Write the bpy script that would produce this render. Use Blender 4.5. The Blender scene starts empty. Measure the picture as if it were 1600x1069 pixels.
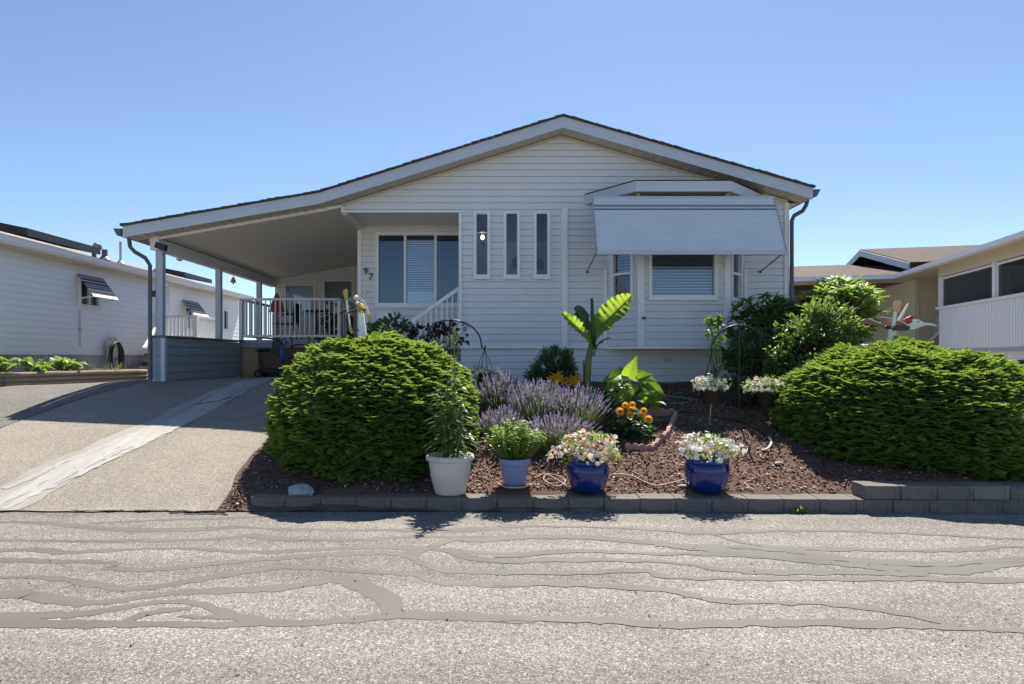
import bpy, bmesh, math, random
import numpy as np
from mathutils import Vector, Matrix
random.seed(7); RNG = np.random.default_rng(11)
SC = bpy.context.scene
COL = SC.collection
R = math.radians
CAMZ = 1.5
def P(px, py, D):
    """photo pixel (1600 wide) at depth D -> world point"""
    return Vector(((px-770)*D/1000.0, D, CAMZ+(557-py)*D/1000.0))
def X_(px, D): return (px-770)*D/1000.0
def Z_(py, D): return CAMZ+(557-py)*D/1000.0

# ---------------------------------------------------------------- tagging
def tag(o, label=None, cat=None, group=None, kind=None):
    if label: o['label'] = label
    if cat: o['category'] = cat
    if group: o['group'] = group
    if kind: o['kind'] = kind
    return o
def empty(name, loc=(0,0,0), rz=0, label=None, cat=None, group=None):
    o = bpy.data.objects.new(name, None); COL.objects.link(o)
    o.empty_display_size = .1
    o.location = loc; o.rotation_euler = (0,0,rz)
    return tag(o, label, cat, group)
def origin(o):
    v = Vector((0,0,0))
    while o is not None:
        v += o.location; o = o.parent
    return v
def copy_tree(o, parent=None):
    c = o.copy(); COL.objects.link(c); c.parent = parent
    for ch in list(o.children): copy_tree(ch, c)
    return c

# ---------------------------------------------------------------- materials
def mat(name, col, rough=.6, col2=None, nscale=3.0, contrast=.5, bump=0.0, bscale=40.0, metal=0.0, trans=0.0,
        tcol=None, island=0.0, spec=.5, coat=0.0, detail=4, stretch=None):
    m = bpy.data.materials.new(name); m.use_nodes = True
    nt = m.node_tree; N = nt.nodes; L = nt.links
    b = N['Principled BSDF']; out = N['Material Output']
    b.inputs['Roughness'].default_value = rough; b.inputs['Metallic'].default_value = metal
    b.inputs['Specular IOR Level'].default_value = spec
    b.inputs['Coat Weight'].default_value = coat
    c = (*col,1)
    b.inputs['Base Color'].default_value = c
    sock = None
    tc = N.new('ShaderNodeTexCoord'); vec = tc.outputs['Object']
    if stretch:
        mp = N.new('ShaderNodeMapping'); mp.inputs['Scale'].default_value = stretch
        L.new(vec, mp.inputs['Vector']); vec = mp.outputs['Vector']
    if col2:
        n = N.new('ShaderNodeTexNoise'); n.inputs['Scale'].default_value = nscale; n.inputs['Detail'].default_value = detail
        L.new(vec, n.inputs['Vector'])
        r = N.new('ShaderNodeValToRGB'); r.color_ramp.elements[0].position = .5-contrast/2; r.color_ramp.elements[1].position = .5+contrast/2
        r.color_ramp.elements[0].color = c; r.color_ramp.elements[1].color = (*col2,1)
        L.new(n.outputs['Fac'], r.inputs['Fac']); sock = r.outputs['Color']
    if island:
        g = N.new('ShaderNodeNewGeometry')
        mr = N.new('ShaderNodeMapRange'); mr.inputs['To Min'].default_value = 1-island; mr.inputs['To Max'].default_value = 1+island
        L.new(g.outputs['Random Per Island'], mr.inputs['Value'])
        hs = N.new('ShaderNodeHueSaturation'); hs.inputs['Color'].default_value = c
        if sock: L.new(sock, hs.inputs['Color'])
        L.new(mr.outputs['Result'], hs.inputs['Value']); sock = hs.outputs['Color']
    if sock: L.new(sock, b.inputs['Base Color'])
    if bump:
        n2 = N.new('ShaderNodeTexNoise'); n2.inputs['Scale'].default_value = bscale; n2.inputs['Detail'].default_value = 5
        L.new(vec, n2.inputs['Vector'])
        bp = N.new('ShaderNodeBump'); bp.inputs['Strength'].default_value = bump; bp.inputs['Distance'].default_value = .02
        L.new(n2.outputs['Fac'], bp.inputs['Height']); L.new(bp.outputs['Normal'], b.inputs['Normal'])
    if trans:
        t = N.new('ShaderNodeBsdfTranslucent'); t.inputs['Color'].default_value = (*(tcol or col),1)
        mx = N.new('ShaderNodeMixShader'); mx.inputs['Fac'].default_value = trans
        L.new(b.outputs['BSDF'], mx.inputs[1]); L.new(t.outputs['BSDF'], mx.inputs[2]); L.new(mx.outputs['Shader'], out.inputs['Surface'])
    return m
def glassmat(name, tint=(.55,.62,.68), refl=.14, rough=.02, gcol=(.75,.87,1)):
    m = bpy.data.materials.new(name); m.use_nodes = True
    nt = m.node_tree; N = nt.nodes; L = nt.links; N.remove(N['Principled BSDF']); out = N['Material Output']
    t = N.new('ShaderNodeBsdfTransparent'); t.inputs['Color'].default_value = (*tint,1)
    g = N.new('ShaderNodeBsdfGlossy'); g.inputs['Roughness'].default_value = rough; g.inputs['Color'].default_value = (*gcol,1)
    lw = N.new('ShaderNodeLayerWeight'); lw.inputs['Blend'].default_value = .35
    mr = N.new('ShaderNodeMapRange'); mr.inputs['To Min'].default_value = refl; mr.inputs['To Max'].default_value = .9
    L.new(lw.outputs['Fresnel'], mr.inputs['Value'])
    mx = N.new('ShaderNodeMixShader'); L.new(mr.outputs['Result'], mx.inputs['Fac'])
    L.new(t.outputs['BSDF'], mx.inputs[1]); L.new(g.outputs['BSDF'], mx.inputs[2]); L.new(mx.outputs['Shader'], out.inputs['Surface'])
    return m
def rampmat(name, stops, rough=.6, trans=.3, tcol=None, dark=.0):
    """a colour per island (flower heads, chips)"""
    m = bpy.data.materials.new(name); m.use_nodes = True
    nt = m.node_tree; N = nt.nodes; L = nt.links; b = N['Principled BSDF']; out = N['Material Output']
    b.inputs['Roughness'].default_value = rough; b.inputs['Specular IOR Level'].default_value = .2
    g = N.new('ShaderNodeNewGeometry'); r = N.new('ShaderNodeValToRGB'); r.color_ramp.interpolation = 'CONSTANT'
    els = r.color_ramp.elements
    els[0].position = 0; els[0].color = (*stops[0][1],1)
    els[1].position = stops[1][0]; els[1].color = (*stops[1][1],1)
    for p, c in stops[2:]:
        e = els.new(p); e.color = (*c,1)
    L.new(g.outputs['Random Per Island'], r.inputs['Fac']); L.new(r.outputs['Color'], b.inputs['Base Color'])
    if trans:
        t = N.new('ShaderNodeBsdfTranslucent'); L.new(r.outputs['Color'], t.inputs['Color'])
        mx = N.new('ShaderNodeMixShader'); mx.inputs['Fac'].default_value = trans
        L.new(b.outputs['BSDF'], mx.inputs[1]); L.new(t.outputs['BSDF'], mx.inputs[2]); L.new(mx.outputs['Shader'], out.inputs['Surface'])
    return m
def aggregate(name, stops, scale=85, big=(.85,1.12), bump=.5, stain=None, big_scale=.9, streak=False):
    """exposed-aggregate paving: a colour per pebble, blotchy over metres"""
    m = bpy.data.materials.new(name); m.use_nodes = True
    nt = m.node_tree; N = nt.nodes; L = nt.links; b = N['Principled BSDF']
    b.inputs['Roughness'].default_value = .85; b.inputs['Specular IOR Level'].default_value = .25
    tc = N.new('ShaderNodeTexCoord')
    wn = N.new('ShaderNodeTexNoise'); wn.inputs['Scale'].default_value = 30
    L.new(tc.outputs['Object'], wn.inputs['Vector'])
    ad = N.new('ShaderNodeMixRGB'); ad.blend_type = 'ADD'; ad.inputs['Fac'].default_value = .012
    L.new(tc.outputs['Object'], ad.inputs[1]); L.new(wn.outputs['Color'], ad.inputs[2])
    v = N.new('ShaderNodeTexVoronoi'); v.inputs['Scale'].default_value = scale; v.inputs['Randomness'].default_value = 1
    L.new(ad.outputs['Color'], v.inputs['Vector'])
    sp = N.new('ShaderNodeSeparateColor'); L.new(v.outputs['Color'], sp.inputs['Color'])
    r = N.new('ShaderNodeValToRGB'); els = r.color_ramp.elements
    els[0].position, els[0].color = stops[0][0], (*stops[0][1],1); els[1].position, els[1].color = stops[1][0], (*stops[1][1],1)
    for p, c in stops[2:]:
        e = els.new(p); e.color = (*c,1)
    L.new(sp.outputs['Red'], r.inputs['Fac'])
    # second, coarser pebble layer
    v2 = N.new('ShaderNodeTexVoronoi'); v2.inputs['Scale'].default_value = scale*.45
    L.new(ad.outputs['Color'], v2.inputs['Vector'])
    sp2 = N.new('ShaderNodeSeparateColor'); L.new(v2.outputs['Color'], sp2.inputs['Color'])
    mr2 = N.new('ShaderNodeMapRange'); mr2.inputs['To Min'].default_value = .82; mr2.inputs['To Max'].default_value = 1.18
    L.new(sp2.outputs['Green'], mr2.inputs['Value'])
    n = N.new('ShaderNodeTexNoise'); n.inputs['Scale'].default_value = big_scale; n.inputs['Detail'].default_value = 6; n.inputs['Roughness'].default_value = .65
    L.new(tc.outputs['Object'], n.inputs['Vector'])
    mr = N.new('ShaderNodeMapRange'); mr.inputs['From Min'].default_value = .3; mr.inputs['From Max'].default_value = .7
    mr.inputs['To Min'].default_value = big[0]; mr.inputs['To Max'].default_value = big[1]
    L.new(n.outputs['Fac'], mr.inputs['Value'])
    mul = N.new('ShaderNodeMath'); mul.operation = 'MULTIPLY'; L.new(mr.outputs['Result'], mul.inputs[0]); L.new(mr2.outputs['Result'], mul.inputs[1])
    hs = N.new('ShaderNodeHueSaturation'); L.new(r.outputs['Color'], hs.inputs['Color']); L.new(mul.outputs['Value'], hs.inputs['Value'])
    fin = hs.outputs['Color']
    if streak:      # tyre-polished bands along the road
        mps = N.new('ShaderNodeMapping'); mps.inputs['Scale'].default_value = (.18,1.9,1); L.new(tc.outputs['Object'], mps.inputs['Vector'])
        ns = N.new('ShaderNodeTexNoise'); ns.inputs['Scale'].default_value = 1.0; ns.inputs['Detail'].default_value = 5; L.new(mps.outputs['Vector'], ns.inputs['Vector'])
        ms = N.new('ShaderNodeMapRange'); ms.inputs['From Min'].default_value=.3; ms.inputs['From Max'].default_value=.7; ms.inputs['To Min'].default_value = .76; ms.inputs['To Max'].default_value = 1.18; L.new(ns.outputs['Fac'], ms.inputs['Value'])
        h2 = N.new('ShaderNodeHueSaturation'); L.new(fin, h2.inputs['Color']); L.new(ms.outputs['Result'], h2.inputs['Value']); fin = h2.outputs['Color']
    if stain:
        n3 = N.new('ShaderNodeTexNoise'); n3.inputs['Scale'].default_value = 1.1; n3.inputs['Detail'].default_value = 8; n3.inputs['Roughness'].default_value = .75
        mp = N.new('ShaderNodeMapping'); mp.inputs['Location'].default_value = (3.3,1.7,0); L.new(tc.outputs['Object'], mp.inputs['Vector']); L.new(mp.outputs['Vector'], n3.inputs['Vector'])
        rr = N.new('ShaderNodeValToRGB'); rr.color_ramp.elements[0].position = .56; rr.color_ramp.elements[1].position = .72
        rr.color_ramp.elements[0].color = (0,0,0,1); rr.color_ramp.elements[1].color = (.55,.55,.55,1)
        L.new(n3.outputs['Fac'], rr.inputs['Fac'])
        mx = N.new('ShaderNodeMixRGB'); L.new(rr.outputs['Color'], mx.inputs['Fac']); L.new(fin, mx.inputs[1]); mx.inputs[2].default_value = (*stain,1); fin = mx.outputs['Color']
    L.new(fin, b.inputs['Base Color'])
    bp = N.new('ShaderNodeBump'); bp.inputs['Strength'].default_value = bump; bp.inputs['Distance'].default_value = .006; bp.invert = True
    L.new(v.outputs['Distance'], bp.inputs['Height']); L.new(bp.outputs['Normal'], b.inputs['Normal'])
    return m

M = {}
M['siding'] = mat('siding_grey', (.755,.765,.78), .5, (.66,.665,.675), 1.4, .9, bump=.05, bscale=8, stretch=(2.2,2.2,.7), detail=7)
M['siding_porch'] = mat('siding_porch', (.77,.755,.73), .55, (.71,.695,.67), 1.3, .8)
M['white'] = mat('white_trim', (.86,.86,.85), .45, (.80,.80,.79), 4, .7)
M['fascia'] = mat('fascia_paint', (.56,.60,.66), .5, (.50,.54,.60), 2, .8)
M['beige'] = mat('beige_paint', (.62,.56,.46), .6, (.56,.5,.42), 3, .8)
M['soffit'] = mat('soffit_vinyl', (.58,.54,.47), .6)
M['ceiling'] = mat('ceiling_panel', (.78,.74,.68), .6, (.74,.70,.64), 1.0, .8)
M['shingle'] = mat('shingles', (.045,.04,.038), .9, (.09,.08,.075), 12, .5, bump=.4, bscale=60)
M['shingle_brown'] = mat('brown_shingles', (.066,.047,.038), .9, (.105,.077,.062), 9, .5, bump=.4, bscale=60)
M['gutter'] = mat('gutter_metal', (.10,.11,.125), .4, metal=.0)
M['awn'] = mat('awning_metal', (.70,.76,.80), .38, (.64,.70,.75), 2.2, .8, metal=.1)
M['awn_dark'] = mat('awning_stripe', (.22,.27,.33), .4, metal=.2)
M['slate'] = mat('slate_siding', (.33,.37,.41), .55, (.29,.325,.36), 2, .8)
M['ply'] = mat('plywood', (.40,.26,.15), .7, (.50,.34,.21), 3, .6, stretch=(1,1,9))
M['ply2'] = mat('plywood_shaded', (.17,.12,.09), .75, (.21,.15,.115), 2, .6, stretch=(8,1,1))  # darker plywood copy, shade of the recess under the deck is in its colour
M['dark'] = mat('dark_plastic', (.018,.018,.02), .45)
M['black'] = mat('black_metal', (.012,.012,.013), .4)
M['rubber'] = mat('rubber', (.02,.02,.02), .8)
M['red'] = mat('red_paint', (.32,.02,.02), .35)
M['darkred'] = mat('dark_red', (.16,.02,.018), .5)
M['blue_cloth'] = mat('blue_cloth', (.04,.12,.45), .8)
M['entry'] = mat('entry_paint', (.40,.41,.43), .8)
M['door'] = mat('door_paint', (.55,.56,.57), .5)
M['interior'] = mat('interior_wall', (.62,.60,.57), .8)
M['curtain'] = mat('blind_slat', (.90,.91,.92), .6)
M['shade_dark'] = mat('dark_blind', (.10,.105,.115), .8)
M['shade_tan'] = mat('tan_blind', (.42,.38,.32), .8)
M['glass'] = glassmat('window_glass', (.74,.80,.86), .06, gcol=(.7,.84,1))
M['glass_clear'] = glassmat('entry_glass', (.88,.90,.92), .02, gcol=(.7,.84,1))
M['glass_dim'] = glassmat('window_glass_dim', (.22,.25,.28), .07, gcol=(.5,.72,1))
M['glass_door'] = mat('door_light_glass', (.03,.06,.12), .1)
M['concrete'] = mat('concrete', (.36,.35,.33), .9, (.28,.27,.26), 5, .7, bump=.3, bscale=60)
M['block'] = mat('edging_block', (.19,.172,.157), .95, (.105,.096,.09), 9, .7, bump=.9, bscale=55, island=.15)
M['block_light'] = mat('edging_block_light', (.26,.24,.22), .95, (.19,.17,.16), 9, .7, bump=.7, bscale=55)
M['terracotta'] = mat('terracotta_edging', (.34,.19,.15), .9, (.44,.28,.23), 8, .6, bump=.4)
M['timber'] = mat('weathered_timber', (.34,.27,.20), .85, (.20,.16,.13), 5, .6, bump=.5, stretch=(1.5,9,9))
M['timber_dark'] = mat('dark_timber', (.13,.08,.055), .85, (.2,.13,.09), 5, .6, stretch=(2,9,9))
M['soil'] = mat('soil', (.06,.04,.03), .95)
M['rock'] = mat('rock', (.42,.43,.43), .9, (.26,.28,.29), 12, .6, bump=.7, bscale=25)
M['mulch_base'] = mat('mulch', (.085,.05,.038), .95, (.16,.10,.076), 38, .5, bump=1.0, bscale=70)
M['chips'] = rampmat('bark_chips', [(0,(.08,.036,.026)),(.2,(.14,.068,.05)),(.45,(.21,.11,.08)),(.68,(.28,.165,.125)),(.86,(.40,.27,.21)),(.95,(.56,.46,.39))], .8, 0)
M['ground'] = mat('ground_gravel', (.24,.22,.19), .95, (.17,.155,.135), 6, .7, bump=.5)
M['road'] = aggregate('road_aggregate', [(0,(.075,.07,.063)),(.2,(.142,.132,.119)),(.55,(.203,.189,.171)),(.85,(.27,.253,.231)),(1,(.46,.435,.405))], 150, (.84,1.12), .35, streak=True, stain=(.15,.14,.13))
M['drive'] = aggregate('driveway_aggregate', [(0,(.14,.124,.102)),(.25,(.22,.196,.162)),(.6,(.275,.246,.206)),(.9,(.335,.302,.258)),(1,(.46,.42,.37))], 150, (.86,1.1), .3, stain=(.17,.155,.135))
M['asphalt'] = aggregate('worn_asphalt', [(0,(.10,.092,.085)),(.4,(.15,.14,.128)),(.8,(.195,.182,.168)),(1,(.27,.25,.235))], 110, (.85,1.1), .3)
M['strip'] = mat('concrete_strip', (.36,.345,.315), .9, (.27,.25,.22), 2.6, .6, bump=.25, bscale=90, stretch=(2.5,.5,1), detail=8)
M['strip_pale'] = mat('worn_concrete', (.43,.42,.395), .9, (.32,.305,.28), 3.5, .5, bump=.25, bscale=90, stretch=(3,.5,1), detail=8)
M['tar'] = mat('crack_sealant', (.080,.071,.063), .7, (.138,.125,.112), 1.6, .6, bump=.15, bscale=80, detail=8)
M['tar_pale'] = mat('worn_sealant', (.095,.09,.084), .8, (.15,.141,.132), 1.8, .6, bump=.15, bscale=80, detail=8)
M['crack'] = mat('crack', (.02,.017,.015), .95)
M['hill'] = mat('far_hill', (.10,.16,.22), .95, (.12,.19,.26), .01, .6)
M['pot_white'] = mat('pot_white', (.66,.60,.55), .55, (.58,.53,.48), 5, .7, bump=.06, bscale=15)
M['pot_lilac'] = mat('pot_lilac', (.22,.27,.48), .5, (.19,.24,.43), 5, .7)
M['pot_blue'] = mat('pot_blue_glaze', (.006,.018,.125), .16, (.009,.024,.17), 6, .7, coat=.35, spec=.45)
M['saucer'] = mat('saucer_tan', (.5,.38,.29), .7)
M['basket'] = mat('basket_brown', (.03,.022,.017), .7)
M['hose'] = mat('hose_pale', (.45,.47,.44), .5)
M['hose_green'] = mat('hose_teal', (.08,.26,.24), .4)
M['hose_dark'] = mat('hose_dark', (.03,.035,.03), .5)
M['drip'] = mat('drip_line', (.55,.47,.40), .6)
M['solar'] = mat('solar_collector', (.012,.012,.014), .5)
M['pipe'] = mat('vent_pipe', (.45,.47,.5), .4, metal=.5)
M['nb_white'] = mat('neighbour_siding', (.87,.87,.88), .5, (.83,.83,.85), 1, .8)
M['nb_skirt'] = mat('neighbour_skirting', (.42,.43,.46), .6)
M['nb_beige'] = mat('beige_siding', (.72,.64,.47), .6, (.68,.60,.44), 1, .8)
M['stripe_red'] = mat('awning_burgundy', (.10,.02,.03), .8, trans=.15)
M['stripe_orange'] = mat('awning_peach', (.75,.42,.26), .8, trans=.3, tcol=(.9,.5,.3))
M['stripe_white'] = mat('awning_cream', (.78,.76,.74), .8, trans=.25)
M['stripe_grey'] = mat('awning_grey', (.30,.30,.36), .8, trans=.1)
M['screen'] = mat('insect_screen', (.035,.034,.033), .9)
_nt=M['screen'].node_tree; _t=_nt.nodes.new('ShaderNodeBsdfTransparent'); _m=_nt.nodes.new('ShaderNodeMixShader'); _m.inputs['Fac'].default_value=.38
_nt.links.new(_nt.nodes['Principled BSDF'].outputs['BSDF'],_m.inputs[1]); _nt.links.new(_t.outputs['BSDF'],_m.inputs[2]); _nt.links.new(_m.outputs['Shader'],_nt.nodes['Material Output'].inputs['Surface'])
M['paint_yellow'] = mat('paint_yellow', (.55,.40,.10), .5, (.42,.3,.07), 25, .6)
M['paint_pink'] = mat('paint_pink', (.75,.55,.52), .5)
M['paint_peach'] = mat('paint_peach', (.72,.43,.24), .5, (.6,.34,.18), 30, .6, stretch=(3,3,.4))
M['bird_brown'] = mat('bird_brown', (.22,.10,.075), .5, (.28,.14,.1), 14, .6)
M['bird_dark'] = mat('bird_dark_brown', (.08,.03,.022), .5)
M['bird_white'] = mat('bird_white', (.74,.74,.68), .5)
M['brass'] = mat('bell_orange', (.55,.27,.03), .5)
M['water'] = glassmat('water_drip', (.9,.93,.95), .25, .05, (1,1,1))
# foliage
M['spruce'] = mat('spruce_needles', (.125,.215,.065), .5, (.175,.28,.075), 5, .6, trans=.42, tcol=(.47,.62,.09), island=.5, spec=.35)
M['spruce_in'] = mat('spruce_dark_core', (.03,.05,.018), .9, (.05,.07,.02), 20, .6)
M['bark'] = mat('bark', (.10,.07,.05), .9)
M['leaf_mid'] = mat('leaf_mid', (.07,.14,.04), .42, (.10,.18,.05), 6, .6, trans=.38, tcol=(.26,.44,.07), island=.35)
M['leaf_dark'] = mat('leaf_dark', (.042,.09,.036), .45, (.06,.115,.04), 6, .6, trans=.3, tcol=(.15,.3,.06), island=.3)
M['leaf_gloss'] = mat('leaf_glossy', (.085,.15,.05), .42, (.12,.19,.065), 6, .6, trans=.35, tcol=(.28,.42,.07), island=.35, spec=.5)
M['leaf_lime'] = mat('leaf_lime', (.12,.21,.025), .4, trans=.5, tcol=(.42,.62,.04), island=.2)
M['leaf_banana'] = mat('leaf_banana', (.07,.16,.025), .32, (.10,.20,.03), 3, .6, trans=.55, tcol=(.52,.74,.06), stretch=(1,1,1), spec=.6)
M['leaf_banana_dark'] = mat('leaf_banana_back', (.03,.075,.03), .4, trans=.15, tcol=(.1,.2,.04))
M['stalk'] = mat('stalk_green', (.11,.17,.04), .5, (.17,.20,.05), 8, .6, trans=.15, tcol=(.3,.4,.05))
M['leaf_basil'] = mat('leaf_light', (.17,.28,.055), .45, (.22,.33,.07), 8, .6, trans=.4, tcol=(.34,.5,.06), island=.3)
M['leaf_lily'] = mat('leaf_lily', (.10,.17,.07), .32, (.13,.20,.085), 6, .6, trans=.3, tcol=(.18,.3,.06), island=.3, spec=.6)
M['leaf_purple'] = mat('leaf_purple', (.045,.022,.025), .4, trans=.2, tcol=(.15,.04,.04), island=.4)
M['lav_stem'] = mat('lavender_stem', (.14,.19,.085), .7, trans=.3, tcol=(.25,.33,.12), island=.3)
M['lav_fl'] = rampmat('lavender_flower', [(0,(.36,.29,.44)),(.25,(.47,.40,.52)),(.5,(.56,.50,.57)),(.80,(.25,.16,.42)),(.9,(.64,.59,.62))], .7, .3)
M['pet_mix'] = rampmat('petunia_mixed', [(0,(.85,.72,.72)),(.3,(.82,.78,.74)),(.5,(.85,.66,.30)),(.66,(.85,.60,.55)),(.8,(.88,.80,.42)),(.93,(.45,.06,.25))], .6, .3)
M['pet_white'] = rampmat('petunia_white', [(0,(.86,.84,.82)),(.6,(.84,.72,.72)),(.75,(.86,.82,.5)),(.88,(.80,.45,.22)),(.93,(.82,.8,.8))], .6, .3)
M['pet_cream'] = rampmat('petunia_cream', [(0,(.80,.76,.66)),(.45,(.80,.70,.62)),(.75,(.85,.82,.78)),(.92,(.78,.6,.45))], .6, .3)
M['pet_pink'] = rampmat('petunia_pink', [(0,(.80,.62,.64)),(.4,(.82,.72,.66)),(.7,(.85,.78,.6)),(.9,(.7,.45,.5))], .6, .3)
M['dahlia'] = rampmat('dahlia_petals', [(0,(.88,.50,.05)),(.3,(.92,.62,.10)),(.6,(.82,.38,.05)),(.85,(.92,.70,.2))], .6, .45)
M['daylily'] = rampmat('daylily_petals', [(0,(.85,.42,.02)),(.5,(.88,.52,.03)),(.8,(.80,.34,.02))], .6, .45)
M['rose_pale'] = rampmat('rose_petals', [(0,(.75,.62,.55)),(.5,(.6,.3,.2)),(.7,(.75,.66,.6))], .6, .3)

# ---------------------------------------------------------------- mesh builder
class MB:
    def __init__(s): s.v=[]; s.f=[]; s.mi=[]; s.cur=0
    def add(s, vs, fs):
        o=len(s.v); s.v += [tuple(v) for v in vs]
        for f in fs: s.f.append([i+o for i in f]); s.mi.append(s.cur)
        return s
    def quad(s,a,b,c,d): return s.add([a,b,c,d],[(0,1,2,3)])
    def poly(s, pts): return s.add(pts,[tuple(range(len(pts)))])
    def box(s,x0,x1,y0,y1,z0,z1):
        if x0>x1:x0,x1=x1,x0
        if y0>y1:y0,y1=y1,y0
        if z0>z1:z0,z1=z1,z0
        return s.add([(x0,y0,z0),(x1,y0,z0),(x1,y1,z0),(x0,y1,z0),(x0,y0,z1),(x1,y0,z1),(x1,y1,z1),(x0,y1,z1)],
          [(0,3,2,1),(4,5,6,7),(0,1,5,4),(1,2,6,5),(2,3,7,6),(3,0,4,7)])
    def obox(s, O, a, b, c):
        """box from corner O spanned by vectors a,b,c"""
        O,a,b,c=map(Vector,(O,a,b,c))
        if a.cross(b).dot(c)<0: a,b=b,a
        return s.add([O,O+a,O+a+b,O+b,O+c,O+a+c,O+a+b+c,O+b+c],[(0,3,2,1),(4,5,6,7),(0,1,5,4),(1,2,6,5),(2,3,7,6),(3,0,4,7)])
    def bar(s,p,q,w,h=None,up=(0,0,1)):
        p,q=Vector(p),Vector(q); h=h or w; d=(q-p).normalized(); up=Vector(up)
        if abs(d.dot(up))>.98: up=Vector((0,1,0))
        x=d.cross(up).normalized(); y=x.cross(d).normalized()
        return s.obox(p-x*w/2-y*h/2, x*w, q-p, y*h)
    def tube(s, pts, r, n=8, cap=True):
        pts=[Vector(p) for p in pts]; k=len(pts)
        rs=r if isinstance(r,(list,tuple)) else [r]*k
        vs=[]; prev=None
        for i,p in enumerate(pts):
            d=(pts[min(i+1,k-1)]-pts[max(i-1,0)]).normalized()
            if prev is None:
                a=Vector((0,0,1)) if abs(d.z)<.9 else Vector((1,0,0)); x=d.cross(a).normalized()
            else:
                x=(prev-d*prev.dot(d)).normalized()
            prev=x; y=d.cross(x)
            for j in range(n):
                t=2*math.pi*j/n; vs.append(p+(x*math.cos(t)+y*math.sin(t))*rs[i])
        fs=[]
        for i in range(k-1):
            for j in range(n):
                a=i*n+j; b=i*n+(j+1)%n; fs.append((a,b,b+n,a+n))
        if cap: fs.append(tuple(range(n-1,-1,-1))); fs.append(tuple((k-1)*n+j for j in range(n)))
        return s.add(vs,fs)
    def lathe(s, prof, c=(0,0,0), n=32, cap=True):
        c=Vector(c); vs=[]; k=len(prof)
        for r,z in prof:
            for j in range(n):
                t=2*math.pi*j/n; vs.append((c.x+r*math.cos(t),c.y+r*math.sin(t),c.z+z))
        fs=[]
        for i in range(k-1):
            for j in range(n):
                a=i*n+j; b=i*n+(j+1)%n; fs.append((a,b,b+n,a+n))
        if cap: fs.append(tuple(range(n-1,-1,-1))); fs.append(tuple((k-1)*n+j for j in range(n)))
        return s.add(vs,fs)
    def prism(s, pts, d):
        pts=[Vector(p) for p in pts]; d=Vector(d); n=len(pts)
        nn=Vector((0,0,0))
        for i in range(n): nn+=pts[i].cross(pts[(i+1)%n])
        if nn.dot(d)>0: pts=pts[::-1]
        return s.add(pts+[p+d for p in pts],[tuple(range(n)),tuple(range(2*n-1,n-1,-1))]+[(i,i+n,(i+1)%n+n,(i+1)%n) for i in range(n)])
    def ball(s,c,r,n=10,m=7):
        rx,ry,rz = r if isinstance(r,(tuple,list)) else (r,r,r)
        pr=[]; vs=[(c[0],c[1],c[2]-rz)]
        for i in range(1,m):
            ph=-math.pi/2+math.pi*i/m
            for j in range(n):
                t=2*math.pi*j/n; vs.append((c[0]+rx*math.cos(ph)*math.cos(t),c[1]+ry*math.cos(ph)*math.sin(t),c[2]+rz*math.sin(ph)))
        vs.append((c[0],c[1],c[2]+rz)); fs=[]
        for j in range(n): fs.append((0,1+(j+1)%n,1+j))
        for i in range(m-2):
            for j in range(n):
                a=1+i*n+j; b=1+i*n+(j+1)%n; fs.append((a,b,b+n,a+n))
        l=len(vs)-1
        for j in range(n): fs.append((1+(m-2)*n+j,1+(m-2)*n+(j+1)%n,l))
        return s.add(vs,fs)
    def build(s,name,mats,parent=None,smooth=False,local=False,bevel=0,label=None):
        off=Vector((0,0,0)) if (local or parent is None) else origin(parent)
        me=bpy.data.meshes.new(name)
        me.from_pydata([(v[0]-off.x,v[1]-off.y,v[2]-off.z) for v in s.v],[],s.f)
        for m in (mats if isinstance(mats,(list,tuple)) else [mats]): me.materials.append(m)
        if any(s.mi): me.polygons.foreach_set('material_index',s.mi)
        if smooth: me.polygons.foreach_set('use_smooth',[True]*len(s.f))
        me.update()
        o=bpy.data.objects.new(name,me); COL.objects.link(o); o.parent=parent
        if smooth=='auto' or (smooth and smooth is not True): pass
        if bevel:
            b=o.modifiers.new('bevel','BEVEL'); b.width=bevel; b.segments=2; b.limit_method='ANGLE'
        if label: o['label']=label
        return o
def rooted(o, c):
    """move a mesh object's origin to c without moving the mesh"""
    c=Vector(c); o.data.transform(Matrix.Translation(-c)); o.location=c; return o

# ---------------------------------------------------------------- numpy foliage
def npmesh(name, V, F, mats, parent=None, smooth=False, mi=None):
    off=origin(parent) if parent is not None else Vector((0,0,0))
    V=np.asarray(V,dtype=np.float32)-np.array(off,dtype=np.float32); F=np.asarray(F,dtype=np.int32)
    k=F.shape[1]; me=bpy.data.meshes.new(name)
    me.vertices.add(len(V)); me.vertices.foreach_set('co',V.ravel())
    me.loops.add(F.size); me.loops.foreach_set('vertex_index',F.ravel())
    me.polygons.add(len(F)); me.polygons.foreach_set('loop_start',np.arange(0,F.size,k,dtype=np.int32))
    me.polygons.foreach_set('loop_total',np.full(len(F),k,dtype=np.int32))
    for m in (mats if isinstance(mats,(list,tuple)) else [mats]): me.materials.append(m)
    if mi is not None: me.polygons.foreach_set('material_index',np.asarray(mi,dtype=np.int32))
    me.polygons.foreach_set('use_smooth',np.full(len(F),bool(smooth)))
    me.update(calc_edges=True)
    o=bpy.data.objects.new(name,me); COL.objects.link(o); o.parent=parent
    return o
def norm(a): return a/np.maximum(np.linalg.norm(a,axis=-1,keepdims=True),1e-9)
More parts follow.
